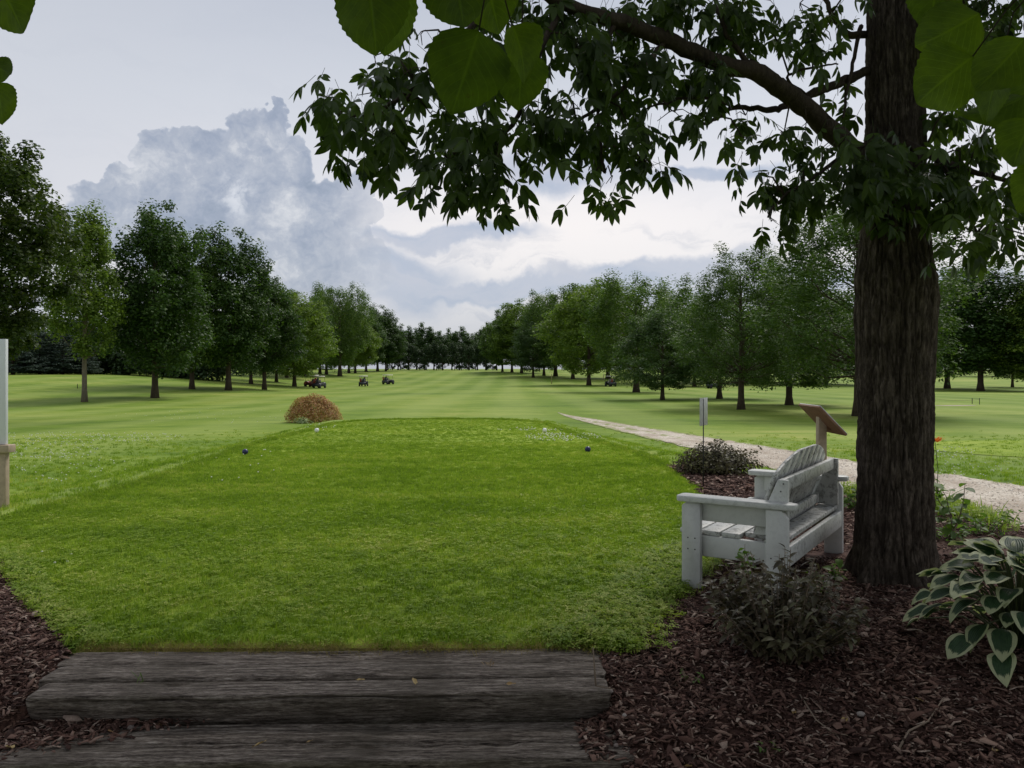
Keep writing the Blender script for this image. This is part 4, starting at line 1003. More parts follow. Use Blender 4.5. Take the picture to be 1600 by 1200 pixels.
    # compound leaf variants: five leaflets hanging from a short stalk
    def compound(seed):
        rr = random.Random(seed); Vs, Fs, Us = [], [], []; c = 0; stem = []
        n = rr.choice([5, 5, 5, 7]); L0 = rr.uniform(.100, .130)
        spec = [(0.0, 1.0, L0), (.62, .92, L0*.92), (-.62, .92, L0*.92), (1.0, .58, L0*.72), (-1.0, .58, L0*.72), (1.1, .3, L0*.5), (-1.1, .3, L0*.5)][:n]
        for an, at_, ln in spec:
            ln *= rr.uniform(.85, 1.1)
            v, f, u = leaf_mesh('l', ln, ln*.41, lance, 5, 1, rr.uniform(.05, .5), rr.uniform(.05, .35), seed=seed)
            E = Euler((rr.uniform(-.45, -.0)-abs(an)*.12, rr.uniform(-.5, .5), -an+rr.uniform(-.15, .15))).to_matrix()
            v = v @ np.array(E).T+np.array([0, .09*at_, 0]); Vs.append(v); Fs.append(f+c); Us.append(u); c += len(v)
        m = MB(); m.tube([(0, -.03, .01), (0, .04, 0), (0, .09, -.002)], .0016, 3, False)
        v = np.concatenate(m.v); Vs.append(v); Fs.append(np.array(m.f4)+c); Us.append(np.zeros((len(v), 2)))
        return np.concatenate(Vs), np.concatenate(Fs), np.concatenate(Us)
    variants = [compound(s) for s in range(10)]
    meshes = [fast_mesh('leaf', v, f, u, rnd=np.random.default_rng(k).random(len(f)), smooth=True) for k, (v, f, u) in enumerate(variants)]
    for q in meshes: q.materials.append(M['f_hick'])
    leaves = []; tw = MB(); rr = random.Random(9)
    blobs += [(1330, 30, 26, 30, 5.5, 16), (1270, 110, 30, 20, 5.4, 12), (1120, 120, 40, 24, 5.1, 16), (1560, 90, 50, 40, 5.4, 30), (1590, 10, 40, 30, 5.4, 30)]
    for px, py, rx, ry, d, n in blobs:
        px += 12 if px < 800 else 0; py -= 17
        n = int(n*.62)
        c = W(px, py-ry*.5, d); k = np.argmin(np.linalg.norm(LP-np.array(c), axis=1)); a = Vector(LP[k])
        mid = (a+c)/2+Vector((0, 0, .05)); tw.tube([L(a), L(mid), L(c)], [.007, .006, .004], 5)
        subs = []
        for s in range(max(2, n//6)):
            sp = W(px+rr.uniform(-.75, .75)*rx, py+rr.uniform(-.9, .5)*ry, d+rr.uniform(-.35, .35)); subs.append(sp)
            tw.tube([L(c), L((c+sp)/2+Vector((rr.uniform(-.03, .03), 0, .02))), L(sp)], [.0035, .003, .002], 4)
        for i in range(n):
            s = rr.choice(subs); q = s+Vector((rr.gauss(0, .055), rr.gauss(0, .07), rr.gauss(0, .05)))
            ax = (q-c); hd = atan2(ax.y, ax.x)+rr.gauss(0, .8)
            el_ = rr.uniform(-1.45, -.25)         # hanging
            Mx = Matrix.Rotation(hd-pi/2, 3, 'Z') @ Matrix.Rotation(el_, 3, 'X') @ Matrix.Rotation(rr.gauss(0, .5), 3, 'Y')
            leaves.append((q, Mx, rr.uniform(.72, 1.12), rr.randrange(10)))
    # leaves whose photo size is largest become parts; the rest is one mass
    leaves.sort(key=lambda q: q[0].y/q[2])
    for q, Mx, s, k in leaves[:290]:
        o = link('leaf', meshes[k], parent=t); o.matrix_local = Matrix.Translation(L(q)) @ Mx.to_4x4() @ Matrix.Scale(s, 4)
    Vs, Fs, rn = [], [], []; c = 0; g = np.random.default_rng(3)
    for q, Mx, s, k in leaves[290:]:
        v, f, _ = variants[k]; Vs.append((v*s) @ np.array(Mx).T+np.array(L(q))); Fs.append(f+c); c += len(v); rn.append(np.full(len(f), g.random()))
    o = link('foliage', fast_mesh('foliage', np.concatenate(Vs), np.concatenate(Fs), rnd=np.concatenate(rn), smooth=True), M['f_hick_mass'], t); o['kind'] = 'stuff'
    tw.build('twigs', M['limb'], t)['kind'] = 'stuff'
    # the crown above the picture, which shades bench and beds
    r = np.random.default_rng(19); n = 26000
    P = r.normal(size=(n, 3)); P /= np.linalg.norm(P, axis=1)[:, None]; P *= r.random((n, 1))**.4*np.array([4.8, 4.6, 2.6]); P += np.array([.0, .5, 7.4])
    cl = fbm((P[:, 0])*.9, P[:, 1]*.9, P[:, 2]*.9, 2, 71); wy = P[:, 1]+HYY
    k = (cl > -.16) & (P[:, 2] > EYE+.50*np.maximum(wy, 0)+.30); P = P[k]
    me = far_leaves('upper', P, r.normal(size=P.shape)+np.array([0, 0, 1.2]), .22, .5, r, M['f_hick_mass'])
    o = link('upper_crown', me, parent=t); o['kind'] = 'stuff'
hickory()

# ------------------------------------------------------------------ the linden overhead, broad leaves close to the eye
def linden():
    t = thing('linden_tree', 'linden overhead whose broad heart shaped leaves hang close across the top of the view', 'tree', (1.6, -2.4, gz(1.6, -2.4)))
    o0 = Vector(t.location)
    def L(p): return Vector(p)-o0
    m = MB(); m.tube([(0, 0, -.2), (0, 0, 1), (-.05, .05, 2.6), (-.1, .1, 5)], [.26, .2, .17, .1], 12, wob=.06); m.build('trunk', M['bark'], t, True)
    var = []
    for s in range(6):
        v, f, u = leaf_mesh('leaf', .125, .118, heart, 22, 6, .12+.14*(s % 3), .10+.16*(s % 3), serr=.028, wave=.028, seed=s*1.9)
        me = fast_mesh('leaf', v, f, u, smooth=True); me.materials.append(M['linden']); var.append(me)
    br = MB()
    def leaf(px, py, d, size, ang, tilt=0, roll=0, k=0, curl=0):
        """px,py: leaf base; ang: direction of the tip on the picture, degrees clockwise from straight down"""
        q = W(px, py, d); a = R(ang)
        tip = Vector((-sin(a), 0, -cos(a))); tip = (tip+Vector((0, tilt, 0))).normalized()
        side = tip.cross(Vector((0, 1, 0))).normalized(); nrm = side.cross(tip).normalized()
        Mx = Matrix((side, tip, nrm)).transposed(); Mx = Mx @ Matrix.Rotation(R(roll), 3, 'Y')
        o = link('leaf', var[k % 6], parent=t); s = size*d/F/.118
        o.matrix_local = Matrix.Translation(L(q)) @ Mx.to_4x4() @ Matrix.Scale(s, 4)
        back = q-tip*.05+Vector((0, -.01, .03)); br.tube([L(q), L(back)], .0011, 4); return back
    S = []
    # middle group
    S.append(leaf(572, -48, 1.10, 128, -8, .1, 12, 0)); S.append(leaf(618, -30, 1.16, 105, 18, .35, -35, 1)); S.append(leaf(702, -72, 1.15, 122, -14, .1, 8, 2))
    S.append(leaf(748, 48, 1.12, 132, 18, .05, -6, 3)); S.append(leaf(752, -50, 1.2, 100, -20, .2, 20, 4)); S.append(leaf(800, 40, 1.02, 78, -30, .5, 48, 5)); S.append(leaf(815, 82, 1.14, 86, 2, .1, 10, 0))
    # top left corner
    S.append(leaf(-12, -36, .95, 95, -32, .2, 10, 1)); S.append(leaf(-16, 98, 1.05, 44, -60, .1, 0, 2)); S.append(leaf(-6, 128, 1.0, 62, -6, .2, 12, 3))
    # right group
    for q in [(1520, 88, 1.15, 130, 52, .12, -8, 1), (1530, 20, 1.25, 120, 58, .3, 10, 2), (1600, 60, 1.1, 110, 35, .35, 30, 4), (1560, 110, 1.2, 88, 12, .2, -20, 0),
              (1600, 150, 1.25, 92, 58, .5, 42, 5), (1612, 185, 1.05, 92, 22, .1, 12, 1), (1630, 110, 1.3, 110, 20, .3, 30, 3), (1470, -40, 1.3, 96, 10, .2, 15, 4),
              (1565, 165, 1.4, 70, 70, .5, 60, 2), (1640, 260, 1.1, 90, 30, .2, 12, 0)]:
        S.append(leaf(q[0], q[1], q[2], q[3]*.88, *q[4:]))
    hubs = [W(690, -170, 1.15), W(-90, -120, 1.0), W(1690, -60, 1.2)]
    for b in S:
        h = min(hubs, key=lambda h: (h-b).length); br.tube([L(b), L((b+h)/2+Vector((0, 0, .02))), L(h)], [.0012, .002, .003], 5)
    for h in hubs: br.tube([L(h), L(h*.5+Vector((1.5, -2.3, 3.4))*.5+Vector((0, 0, .3))), L(Vector((1.5, -2.3, 3.4)))], [.006, .02, .04], 6)
    br.build('branch', M['limb'], t)
    # unseen crown above and behind the viewer, shaped to darken the foreground
    r = np.random.default_rng(29); n = 26000
    P = r.normal(size=(n, 3)); P /= np.linalg.norm(P, axis=1)[:, None]; P *= r.random((n, 1))**.4*np.array([6.0, 4.6, 2.6]); P += np.array([.6, -2.0, 3.9])
    k = (fbm(P[:, 0], P[:, 1], P[:, 2], 2, 81) > -.12) & (P[:, 2] > EYE+.52*np.maximum(P[:, 1], 0)+.65); P = P[k]
    me = far_leaves('crown', P-np.array(o0), r.normal(size=P.shape)+np.array([0, 0, 1.2]), .17, .85, r, M['f_hick_mass'])
    link('foliage', me, parent=t)['kind'] = 'stuff'
linden()

# ------------------------------------------------------------------ garden bench
def bench():
    A0 = (1083-800)/F*5.46, 5.46
    va = R(56.5); u = Vector((sin(va), -cos(va), 0)); v = Vector((cos(va), sin(va), 0))
    base = Vector((A0[0], A0[1], 0)); z0 = -.005
    t = thing('garden_bench', 'weathered white wooden garden bench with arched plank back, under the big tree', 'bench', (base.x, base.y, z0))
    # local frame: x = depth (front 0 -> back), y = along the bench
    t.rotation_euler = (0, 0, va-pi/2)
    grime_boxes = []
    def board(name, poly, a0, a1, axis, grime=0.0, bev=.006):
        m = MB(); m.prism(poly, a0, a1, axis); me = m.mesh(name); at = me.attributes.new('grime', 'FLOAT', 'POINT'); at.data.foreach_set('value', np.full(len(me.vertices), grime, np.float32))
        o = link(name, me, M['paint'], t); b = o.modifiers.new('bevel', 'BEVEL'); b.width = bev; b.segments = 2; b.limit_method = 'ANGLE'; return o
    LB = 1.60
    sm = MB(); sm.ball((0, 0, 0), .0055, 8, 4, (1, .35, 1)); screw = sm.mesh('screw'); screw.materials.append(M['screw'])
    def screws(parent, pts, y):
        for x, z in pts:
            s = link('screw', screw, parent=parent, loc=(x, y, z))
    for y0, y1, ys_ in ((-.045, 0, -.046), (LB, LB+.045, LB+.046)):
        f = board('leg', [(-.065, -.05), (.065, -.05), (.065, .60), (-.03, .60), (-.065, .575)], y0, y1, 'y')
        screws(f, [(-.02, .285), (.03, .285), (-.02, .36), (.03, .36)], ys_)
        b = board('leg', [(.50, -.05), (.64, -.05), (.64, .545), (.60, .60), (.50, .60)], y0, y1, 'y')
        screws(b, [(.535, .20), (.60, .20), (.535, .29), (.60, .29)], ys_)
        s = .003 if y0 < 0 else -.003
        board('side_rail', [(-.02, .235), (.56, .235), (.56, .375), (-.02, .375)], y0+.047+s if y0 < 0 else y0-.047, y1+.047+s-.003 if y0 < 0 else y1-.049, 'y')
        board('arm_support', [(.03, .475), (.56, .475), (.56, .597), (.03, .597)], (y0+.047 if y0 < 0 else y0-.04), (y1+.04 if y0 < 0 else y1-.047), 'y')
        # arm, tapered plank with chamfered ends, seen from above
        yc = (y0+y1)/2+(.03 if y0 < 0 else -.03); w = .072
        board('arm', [(-.105, yc-w*.6), (-.08, yc-w), (.64, yc-w*.85), (.685, yc-w*.5), (.685, yc+w*.5), (.64, yc+w*.85), (-.08, yc+w), (-.105, yc+w*.6)], .603, .641, 'z', .12, .008)
        # upright plank that carries the back
        if y0 < 0: a0, a1 = .035, .075
        else: a0, a1 = LB-.075, LB-.035
        p = board('back_post', [(.40, .415), (.62, .415), (.62, .785), (.555, .785)], a0, a1, 'y', .1 if y0 < 0 else .45)
        if y0 < 0: screws(p, [(.575, .71), (.592, .76)], a0-.001)
    # seat slats, slightly tilted back
    sl_ = [(-.10, .032), (.045, .177), (.19, .315)]
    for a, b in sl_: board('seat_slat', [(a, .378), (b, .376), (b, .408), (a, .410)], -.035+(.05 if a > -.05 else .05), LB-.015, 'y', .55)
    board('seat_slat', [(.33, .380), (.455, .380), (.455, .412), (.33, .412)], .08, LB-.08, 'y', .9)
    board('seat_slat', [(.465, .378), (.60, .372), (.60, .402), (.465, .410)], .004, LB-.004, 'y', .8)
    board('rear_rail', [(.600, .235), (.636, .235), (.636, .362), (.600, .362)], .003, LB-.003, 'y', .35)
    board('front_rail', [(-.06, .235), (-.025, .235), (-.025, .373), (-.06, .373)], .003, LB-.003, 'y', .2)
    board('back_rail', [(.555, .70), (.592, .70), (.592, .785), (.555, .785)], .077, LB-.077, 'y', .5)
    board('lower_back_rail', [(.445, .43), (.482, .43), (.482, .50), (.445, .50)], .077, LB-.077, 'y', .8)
    # arched back made of upright boards
    prof_y, prof_z = [0, .03, .21, .52, 1.10, 1.39, 1.57, 1.6], [.72, .775, .865, .935, .935, .865, .775, .72]
    n = 9; w = (LB-.18)/n
    for i in range(n):
        y0 = .09+i*w+.004; y1 = .09+(i+1)*w-.004
        za, zb_ = np.interp(y0, prof_y, prof_z), np.interp(y1, prof_y, prof_z)
        def pt(z, off): return .375+(z-.41)*.33+off
        m = MB(); P = []
        for off in (0, .026):
            P += [(pt(.415, off), y0, .415), (pt(.415, off), y1, .415), (pt(zb_, off), y1, zb_), (pt(za, off), y0, za)]
        m.add(P, [(0, 1, 2, 3), (7, 6, 5, 4), (0, 4, 5, 1), (1, 5, 6, 2), (2, 6, 7, 3), (3, 7, 4, 0)])
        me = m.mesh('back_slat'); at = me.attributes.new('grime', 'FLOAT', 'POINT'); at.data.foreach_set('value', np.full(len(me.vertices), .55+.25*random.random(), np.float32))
        o = link('back_slat', me, M['paint'], t); b = o.modifiers.new('bevel', 'BEVEL'); b.width = .004; b.segments = 1
bench()

# ------------------------------------------------------------------ signs and lectern
def signs():
    # lectern with a sloping board turned towards the path
    t = thing('lectern_sign', 'brown wooden lectern sign with sloping board behind the bench', 'sign', (3.24, 8.42, gz(3.24, 8.42)))
    o0 = Vector(t.location)
    m = MB(); m.box((0, 0, .50-o0.z/2), (.085, .085, 1.02)); m.build('post', M['cedar_pale'], t, bevel=.005)
    m = MB(); c = Vector((3.235, 8.39, .965))-o0; Mx = Matrix.Rotation(atan2(.28, .27), 4, 'Y')
    m.box(c, (.40, .58, .02), Mx); b = m.build('board', M['cedar'], t, bevel=.002)
    m = MB(); m.box(c+Mx.to_3x3() @ Vector((0, 0, .0145)), (.396, .576, .006), Mx); m.build('panel_face', M['white'], t)
    m = MB(); m.box(Vector((0.0, 0, .93))+Vector((.045, 0, -.02)), (.14, .10, .04), Mx); m.build('bracket', M['cedar'], t)
    # thin stake sign
    g = G(1099, 763); t = thing('stake_sign', 'small white sign seen edge-on upon a thin black stake in the mulch', 'sign', g)
    top = EYE-(622-HY)/F*g.y-g.z
    m = MB(); m.tube([(0, 0, -.1), (0, 0, top-.02)], .007, 8); m.build('stake', M['black'], t)
    m = MB(); Mx = Matrix.Rotation(R(56), 4, 'Z'); m.box((.006, .012, top-.17), (.27, .004, .345), Mx); m.build('plate', M['signwhite'], t, bevel=.0015)
    m = MB(); m.box((-.004, .002, top-.17), (.018, .012, .33)); m.build('spine', M['black'], t)
    # board sign at the left edge
    g = Vector((-5.70, 8.95, gz(-5.7, 8.95))); t = thing('notice_board', 'tall white notice board on pale wooden post at the left edge', 'sign', g)
    m = MB(); m.box((.045, .0, .27-g.z/2+.0), (.075, .075, .80)); m.build('post', M['cedar_pale'], t, bevel=.004)
    m = MB(); m.box((-1.2, .0, .27-g.z/2), (.075, .075, .80)); m.build('post', M['cedar_pale'], t, bevel=.004)
    m = MB(); m.box((-.56, -.01, .605-g.z), (1.40, .14, .085)); m.build('ledge', M['cedar_pale'], t, bevel=.005)
    m = MB(); m.box((-.58, 0, 1.236-g.z), (1.31, .05, 1.17)); bd = m.build('board', M['white'], t, bevel=.003)
    m = MB(); m.box((-.006, -.0265, 1.33-g.z), (.035, .002, .012)); m.build('printed_mark', M['blueprint'], t)
    m = MB(); m.box((-.010, -.0265, .93-g.z), (.030, .002, .012)); m.build('printed_mark', M['blueprint'], t)
signs()

def ball_marker(px, py, diam, mat, label, kind, group):
    g = G(px, py+diam/2); r = diam/2*g.y/F
    o = thing(kind, label, 'tee marker', g, 0, group)
    m = MB(); m.ball((0, 0, r*.96+.012), r, 20, 12); m.build('ball', mat, o, True)
    m = MB(); m.tube([(0, 0, -.03), (0, 0, .03)], .008, 6); m.build('spike', M['black'], o)
ball_marker(383, 707, 9.2, M['plastic_blue'], 'navy blue ball marker on the left side of the tee', 'tee_marker', 'navy tee markers')
ball_marker(918.5, 703, 9.2, M['plastic_blue'], 'navy blue ball marker near the clover on the right of the tee', 'tee_marker', 'navy tee markers')
ball_marker(495, 673, 7.0, M['plastic_white'], 'white ball marker in front of the golden bush', 'tee_marker', 'white tee markers')
ball_marker(851, 673, 7.0, M['plastic_white'], 'white ball marker near the far right corner of the tee', 'tee_marker', 'white tee markers')

# ------------------------------------------------------------------ golf carts
def cart_parts(bodymat):
    P = []
    m = MB(); m.prism([(-1.15, .28), (1.15, .28), (1.2, .55), (1.0, .82), (.72, .92), (.62, .42), (-.1, .42), (-.15, .70), (-1.15, .78), (-1.22, .5)], -.55, .55, 'y'); P.append(('body', m.mesh('body'), bodymat, .04))
    m = MB(); m.box((-.25, 0, .76), (.52, 1.06, .12)); m.box((-.52, 0, 1.02), (.10, 1.06, .46)); P.append(('seat', m.mesh('seat'), M['seat'], .03))
    m = MB(); m.prism([(-1.0, 1.76), (-.9, 1.88), (.62, 1.88), (.74, 1.76)], -.60, .60, 'y'); P.append(('roof', m.mesh('roof'), M['cart_roof'], .02))
    for y in (-.52, .52):
        m = MB(); m.tube([(.86, y, .85), (.60, y, 1.80)], .022, 6); P.append(('roof_post', m.mesh('roof_post'), M['black'], 0))
        m = MB(); m.tube([(-.62, y, .75), (-.80, y, 1.80)], .022, 6); P.append(('roof_post', m.mesh('roof_post'), M['black'], 0))
    for x in (-.78, .82):
        for y in (-.52, .52):
            m = MB(); m.tube([(x, y-.09, .23), (x, y+.09, .23)], .235, 14); P.append(('wheel', m.mesh('wheel'), M['rubber'], 0))
    m = MB(); m.tube([(.62, .26, .85), (.42, .26, 1.05)], .018, 5); m.tube([(.42+.16*cos(a)*.4, .26+.16*sin(a), 1.05+.13*cos(a)) for a in np.linspace(0, 2*pi, 13)], .013, 5, False); P.append(('steering_wheel', m.mesh('steering_wheel'), M['black'], 0))
    for y in (-.26, .26):
        m = MB(); m.tube([(-.98, y, .6), (-1.12, y, 1.42)], [.13, .15], 9); P.append(('golf_bag', m.mesh('golf_bag'), M['shirt'] if y < 0 else M['cart_red'], 0))
    return P
CP = {'dark': cart_parts(M['cart_body']), 'red': cart_parts(M['cart_red'])}
def cart(px, py, yaw, kind, label, d=None):
    g = G(px, py); t = thing('golf_cart', label, 'golf cart', g, R(yaw), 'golf carts out on the fairway')
    for nm, me, mt, bv in CP[kind]:
        if not me.materials: me.materials.append(mt)
        link(nm, me, parent=t)
    return t
cart(487, 604.5, 150, 'red', 'red golf cart seen side on beside the darker one at left')
cart(499, 606.5, 75, 'dark', 'dark golf cart seen from its end, right beside the red one')
c3 = cart(568, 603.5, 85, 'dark', 'lone golf cart in mid fairway seen from behind, left of another')
c4 = cart(606.5, 600.5, 55, 'dark', 'farthest golf cart, angled away in the middle of the fairway')
cart(954, 604, 110, 'dark', 'golf cart parked in shade between two trees on the right')
cart(1116, 607, 10, 'dark', 'golf cart half hidden behind a thin trunk on the right')

def person(px, label, cartobj, side):
    """seated figure grown from a skeleton with a skin modifier"""
    J = [(0, 0, .86), (0, 0, 1.05), (0, 0, 1.28), (0, 0, 1.40), (0.02, 0, 1.52), (.02, 0, 1.62), (.22, .10, .87), (.45, .11, .84), (.50, .11, .46), (.62, .11, .42), (.22, -.10, .87), (.45, -.11, .84), (.50, -.11, .46), (.62, -.11, .42),
         (0, .20, 1.30), (.10, .24, 1.08), (.32, .16, 1.05), (.38, .14, 1.06), (0, -.20, 1.30), (.10, -.24, 1.08), (.32, -.16, 1.05), (.38, -.14, 1.06)]
    E = [(0, 1), (1, 2), (2, 3), (3, 4), (4, 5), (0, 6), (6, 7), (7, 8), (8, 9), (0, 10), (10, 11), (11, 12), (12, 13), (2, 14), (14, 15), (15, 16), (16, 17), (2, 18), (18, 19), (19, 20), (20, 21)]
    rad = [.15, .14, .16, .06, .095, .10, .09, .065, .05, .045, .09, .065, .05, .045, .06, .045, .035, .035, .06, .045, .035, .035]
    me = bpy.data.meshes.new('person'); me.from_pydata(J, E, [])
    Mw = Matrix.Translation(cartobj.location) @ Matrix.Rotation(cartobj.rotation_euler.z, 4, 'Z')
    o = link('person', me, M['shirt']); o.matrix_world = Mw @ Matrix.Translation((-.30, side, 0)); o.modifiers.new('skin', 'SKIN')
    for i, r_ in enumerate(rad): me.skin_vertices[0].data[i].radius = (r_, r_)
    me.skin_vertices[0].data[0].use_root = True
    sb = o.modifiers.new('sub', 'SUBSURF'); sb.levels = sb.render_levels = 1
    tag(o, label, 'person')
    m = MB(); m.ball((.03, 0, 1.585), .098, 10, 7, (1, .85, 1.15)); h = m.build('head_skin', M['skin'], o, True)
    m = MB(); m.ball((.02, 0, 1.65), .108, 10, 6, (1.05, .9, .6)); m.box((.13, 0, 1.64), (.12, .14, .015)); m.build('cap', M['cart_body'], o, True)
person(0, 'person in dark clothes seated in the lone mid fairway cart', c3, -.26)
person(0, 'person in dark clothes seated in the farthest cart', c4, .26)

# ------------------------------------------------------------------ stakes and rope on the course
def stake(px, py, hpx, label, mat='black', rpx=1.0, grp='rope stakes on the far right lawn'):
    g = G(px, py); m = MB(); h = hpx*g.y/F; r_ = max(.012, rpx*g.y/F/2); m.tube([(0, 0, -.1), (0, 0, h*.92), (0, 0, h)], [r_, r_, r_*.6], 6)
    o = m.build('stake', M[mat]); o.location = g; tag(o, label, 'stake', grp); return g, h
S_ = [stake(x, y, h, l) for x, y, h, l in [(1449.5, 631, 8, 'dark stake just right of the big trunk'), (1459, 629, 8, 'second dark stake right of the big trunk'), (1519, 631, 9, 'left one of two close dark stakes on the right lawn'), (1530.5, 632, 10, 'right one of two close dark stakes on the right lawn')]]
m = MB(); (g1, h1), (g2, h2) = S_[1], S_[3]
a1, a2 = g1+Vector((0, 0, h1*.75)), g2+Vector((0, 0, h2*.75))
m.tube([a1.lerp(a2, s)-Vector((0, 0, .10*math.sin(pi*s))) for s in np.linspace(0, 1, 10)], .008, 4)
tag(m.build('rope', M['black']), 'thin rope strung between the dark stakes on the right', 'rope')
stake(862, 600, 16, 'slim pale distance pole beside the right row of trees', 'cedar_pale', 1.3, None)
stake(121, 607, 7, 'tiny dark stake left of the slender young tree', 'black', 1.0, None)
stake(943, 594, 10, 'thin pale stake by the parked cart under the right trees', 'cedar_pale', 1.0, None)
# worn sandy line on the right lawn
g = G(1492, 634); V = []; n = 24
for k in range(n):
    a = 2*pi*k/n; x = g.x+cos(a)*1.5*(1+.12*sin(3*a)); y = g.y+sin(a)*.7; V.append((x, y, gz(x, y)+.015))
V.append((g.x, g.y, gz(g.x, g.y)+.02)); struct(link('sand_patch', fast_mesh('sand_patch', np.array(V), np.array([(n, k, (k+1) % n) for k in range(n)])), M['sand']))

# ------------------------------------------------------------------ shrubs and flowers
def dome_shrub(name, label, cat, loc, rx, ry, h, nl, size, mat, seed, asp=.6, lump=.12, stems=20, fill=.35, parts_=True):
    r = np.random.default_rng(seed); t = thing(name, label, cat, loc)
    D = r.normal(size=(nl, 3)); D[:, 2] = np.abs(D[:, 2]); D /= np.linalg.norm(D, axis=1)[:, None]; D[:, :2] *= (1+.28*(1-D[:, 2:])); D[:, 2] = D[:, 2]**.7
    q = (1-fill)+fill*r.random(nl); q *= 1+lump*fbm(D[:, 0]*3+seed, D[:, 1]*3, D[:, 2]*3, 3, seed)*2
    P = D*q[:, None]*np.array([rx, ry, h]); P[:, 2] += .02
    link('foliage', far_leaves('foliage', P, D+np.array([0, 0, .5])+r.normal(0, .5, D.shape), size, asp, r, mat), parent=t)['kind'] = 'stuff'
    m = MB()
    for i in range(stems):
        e_ = P[r.integers(nl)]; m.tube([(0, 0, -.03), tuple(e_*np.array([.35, .35, .5])), tuple(e_*.95)], [.008, .006, .002], 4)
    m.build('stems', M['cane'], t); return t
g = G(490, 661)
g.y += .75; g.x *= g.y/(g.y-.75); g.z = gz(g.x, g.y)
wb = 84*g.y/F/2*.84; dome_shrub('golden_bush', 'rounded bush with golden and reddish leaves beside the tee', 'bush', g, wb, wb*.8, 42*g.y/F, 16000, .060, M['f_spirea'], 5, lump=.07, fill=.28, stems=14)
g2 = G(472, 662); dome_shrub('variegated_plant', 'small pale green leafy plant at the foot of the golden bush', 'plant', g2, .33, .2, .26, 420, .10, leaf_mat('pale variegated leaves', [(.2, (.20, .28, .10)), (.6, (.32, .38, .19)), (.9, (.45, .47, .30))], .2, nscale=8), 8, asp=.25, fill=.7)
g = G(1120, 745); g.y += .35; g.x *= g.y/(g.y-.35); g.z = gz(g.x, g.y)
dome_shrub('bronze_shrub', 'low spreading bronze leaved shrub behind the stake sign', 'shrub', g, 54*g.y/F, .40, 44*g.y/F, 5600, .048, M['f_purple'], 15, lump=.24, fill=.55)

def leafy_shrub(name, label, cat, cx, cy, rx, ry, h, nst, per, mats, seed, nparts, Lf=.045, asp=.5, up=.7):
    """stems set with individual ovate leaves; the nearest are parts, the rest one mass"""
    z = gz(cx, cy)+.02; t = thing(name, label, cat, (cx, cy, z)); rr = random.Random(seed)
    var = [leaf_mesh('leaf', Lf*(.8+.1*k), Lf*asp*(.8+.1*k), ovate, 5, 1, .3, .15+.06*k, seed=k) for k in range(5)]
    ms = [fast_mesh('leaf', v, f, u, rnd=np.zeros(len(f)), smooth=True) for v, f, u in var]
    for q in ms: q.materials.append(mats[0])
    st = MB(); Ls = []
    for s in range(nst):
        a, q = rr.uniform(0, 2*pi), rr.random()**.6; hh = h*(1-.5*q*q)*rr.uniform(.6, 1.1)
        b = Vector((rx*q*cos(a)*.35, ry*q*sin(a)*.35, -.02)); e_ = Vector((rx*q*cos(a)*1.05, ry*q*sin(a)*1.05, hh)); md = b.lerp(e_, .5)+Vector((0, 0, .08*h))
        pts = [((b*(1-k)**2)+md*2*k*(1-k)+e_*k*k) for k in np.linspace(0, 1, 7)]; st.tube(pts, np.linspace(.005, .0015, 7), 4, False)
        for i in range(per):
            k = .06+.94*(i+rr.random())/per; j = min(5, int(k*6)); p = pts[j].lerp(pts[j+1], k*6-j)
            hd = i*2.4+rr.uniform(-.4, .4); el_ = rr.uniform(-.5, up)
            Mx = Matrix.Rotation(hd, 3, 'Z') @ Matrix.Rotation(el_, 3, 'X') @ Matrix.Rotation(rr.gauss(0, .4), 3, 'Y'); Ls.append((p, Mx, rr.uniform(.7, 1.25), rr.randrange(5)))
    st.build('stems', M['cane'], t)
    Ls.sort(key=lambda q: q[0].y-q[0].z*.7-q[2]*.1)
    for p, Mx, s, k in Ls[:nparts]:
        o = link('leaf', ms[k], parent=t); o.matrix_local = Matrix.Translation(p) @ Mx.to_4x4() @ Matrix.Scale(s, 4)
    if len(Ls) > nparts:
        Vs, Fs, rn, c = [], [], [], 0
        for p, Mx, s, k in Ls[nparts:]:
            v, f, _ = var[k]; Vs.append((v*s) @ np.array(Mx).T+np.array(p)); Fs.append(f+c); c += len(v); rn.append(np.full(len(f), rr.random()))
        link('foliage', fast_mesh('foliage', np.concatenate(Vs), np.concatenate(Fs), rnd=np.concatenate(rn), smooth=True), mats[1], t)['kind'] = 'stuff'
    return t
leafy_shrub('shaded_shrub', 'dark bronze leafed shrub in front of the bench rear leg', 'shrub', (1222-800)/F*4.24, 4.24,   .45, .42, .50, 150, 20, (M['f_shrub'], M['f_shrub_mass']), 3, 285, .050, .46)
leafy_shrub('weedy_sprig', 'bright green weed sprig growing up against the bench side rail', 'plant', (1160-800)/F*4.75, 4.75, .08, .08, .50, 5, 9, (M['f_plant'], M['f_weed']), 4, 60, .055, .6)
leafy_shrub('low_sprig', 'pale green sprig growing in mulch behind the shaded shrub', 'plant', (1270-800)/F*4.95, 4.95, .13, .13, .26, 8, 7, (M['f_plant'], M['f_weed']), 6, 60, .05, .5)
leafy_shrub('seedling', 'small green seedling in mulch below the middle of the bench', 'plant', (1312-800)/F*5.6, 5.6, .09, .09, .14, 5, 5, (M['f_plant'], M['f_weed']), 16, 40, .06, .7)
leafy_shrub('seedling', 'little green weed in the mulch left of the shaded shrub', 'plant', (1080-800)/F*3.95, 3.95, .06, .06, .07, 5, 5, (M['f_plant'], M['f_weed']), 17, 40, .022, .6)
leafy_shrub('seedling', 'tiny yellowish weed low in the mulch below the shaded shrub', 'plant', (1205-800)/F*3.45, 3.45, .06, .05, .05, 5, 5, (M['f_plant'], M['f_weed']), 18, 40, .020, .6)

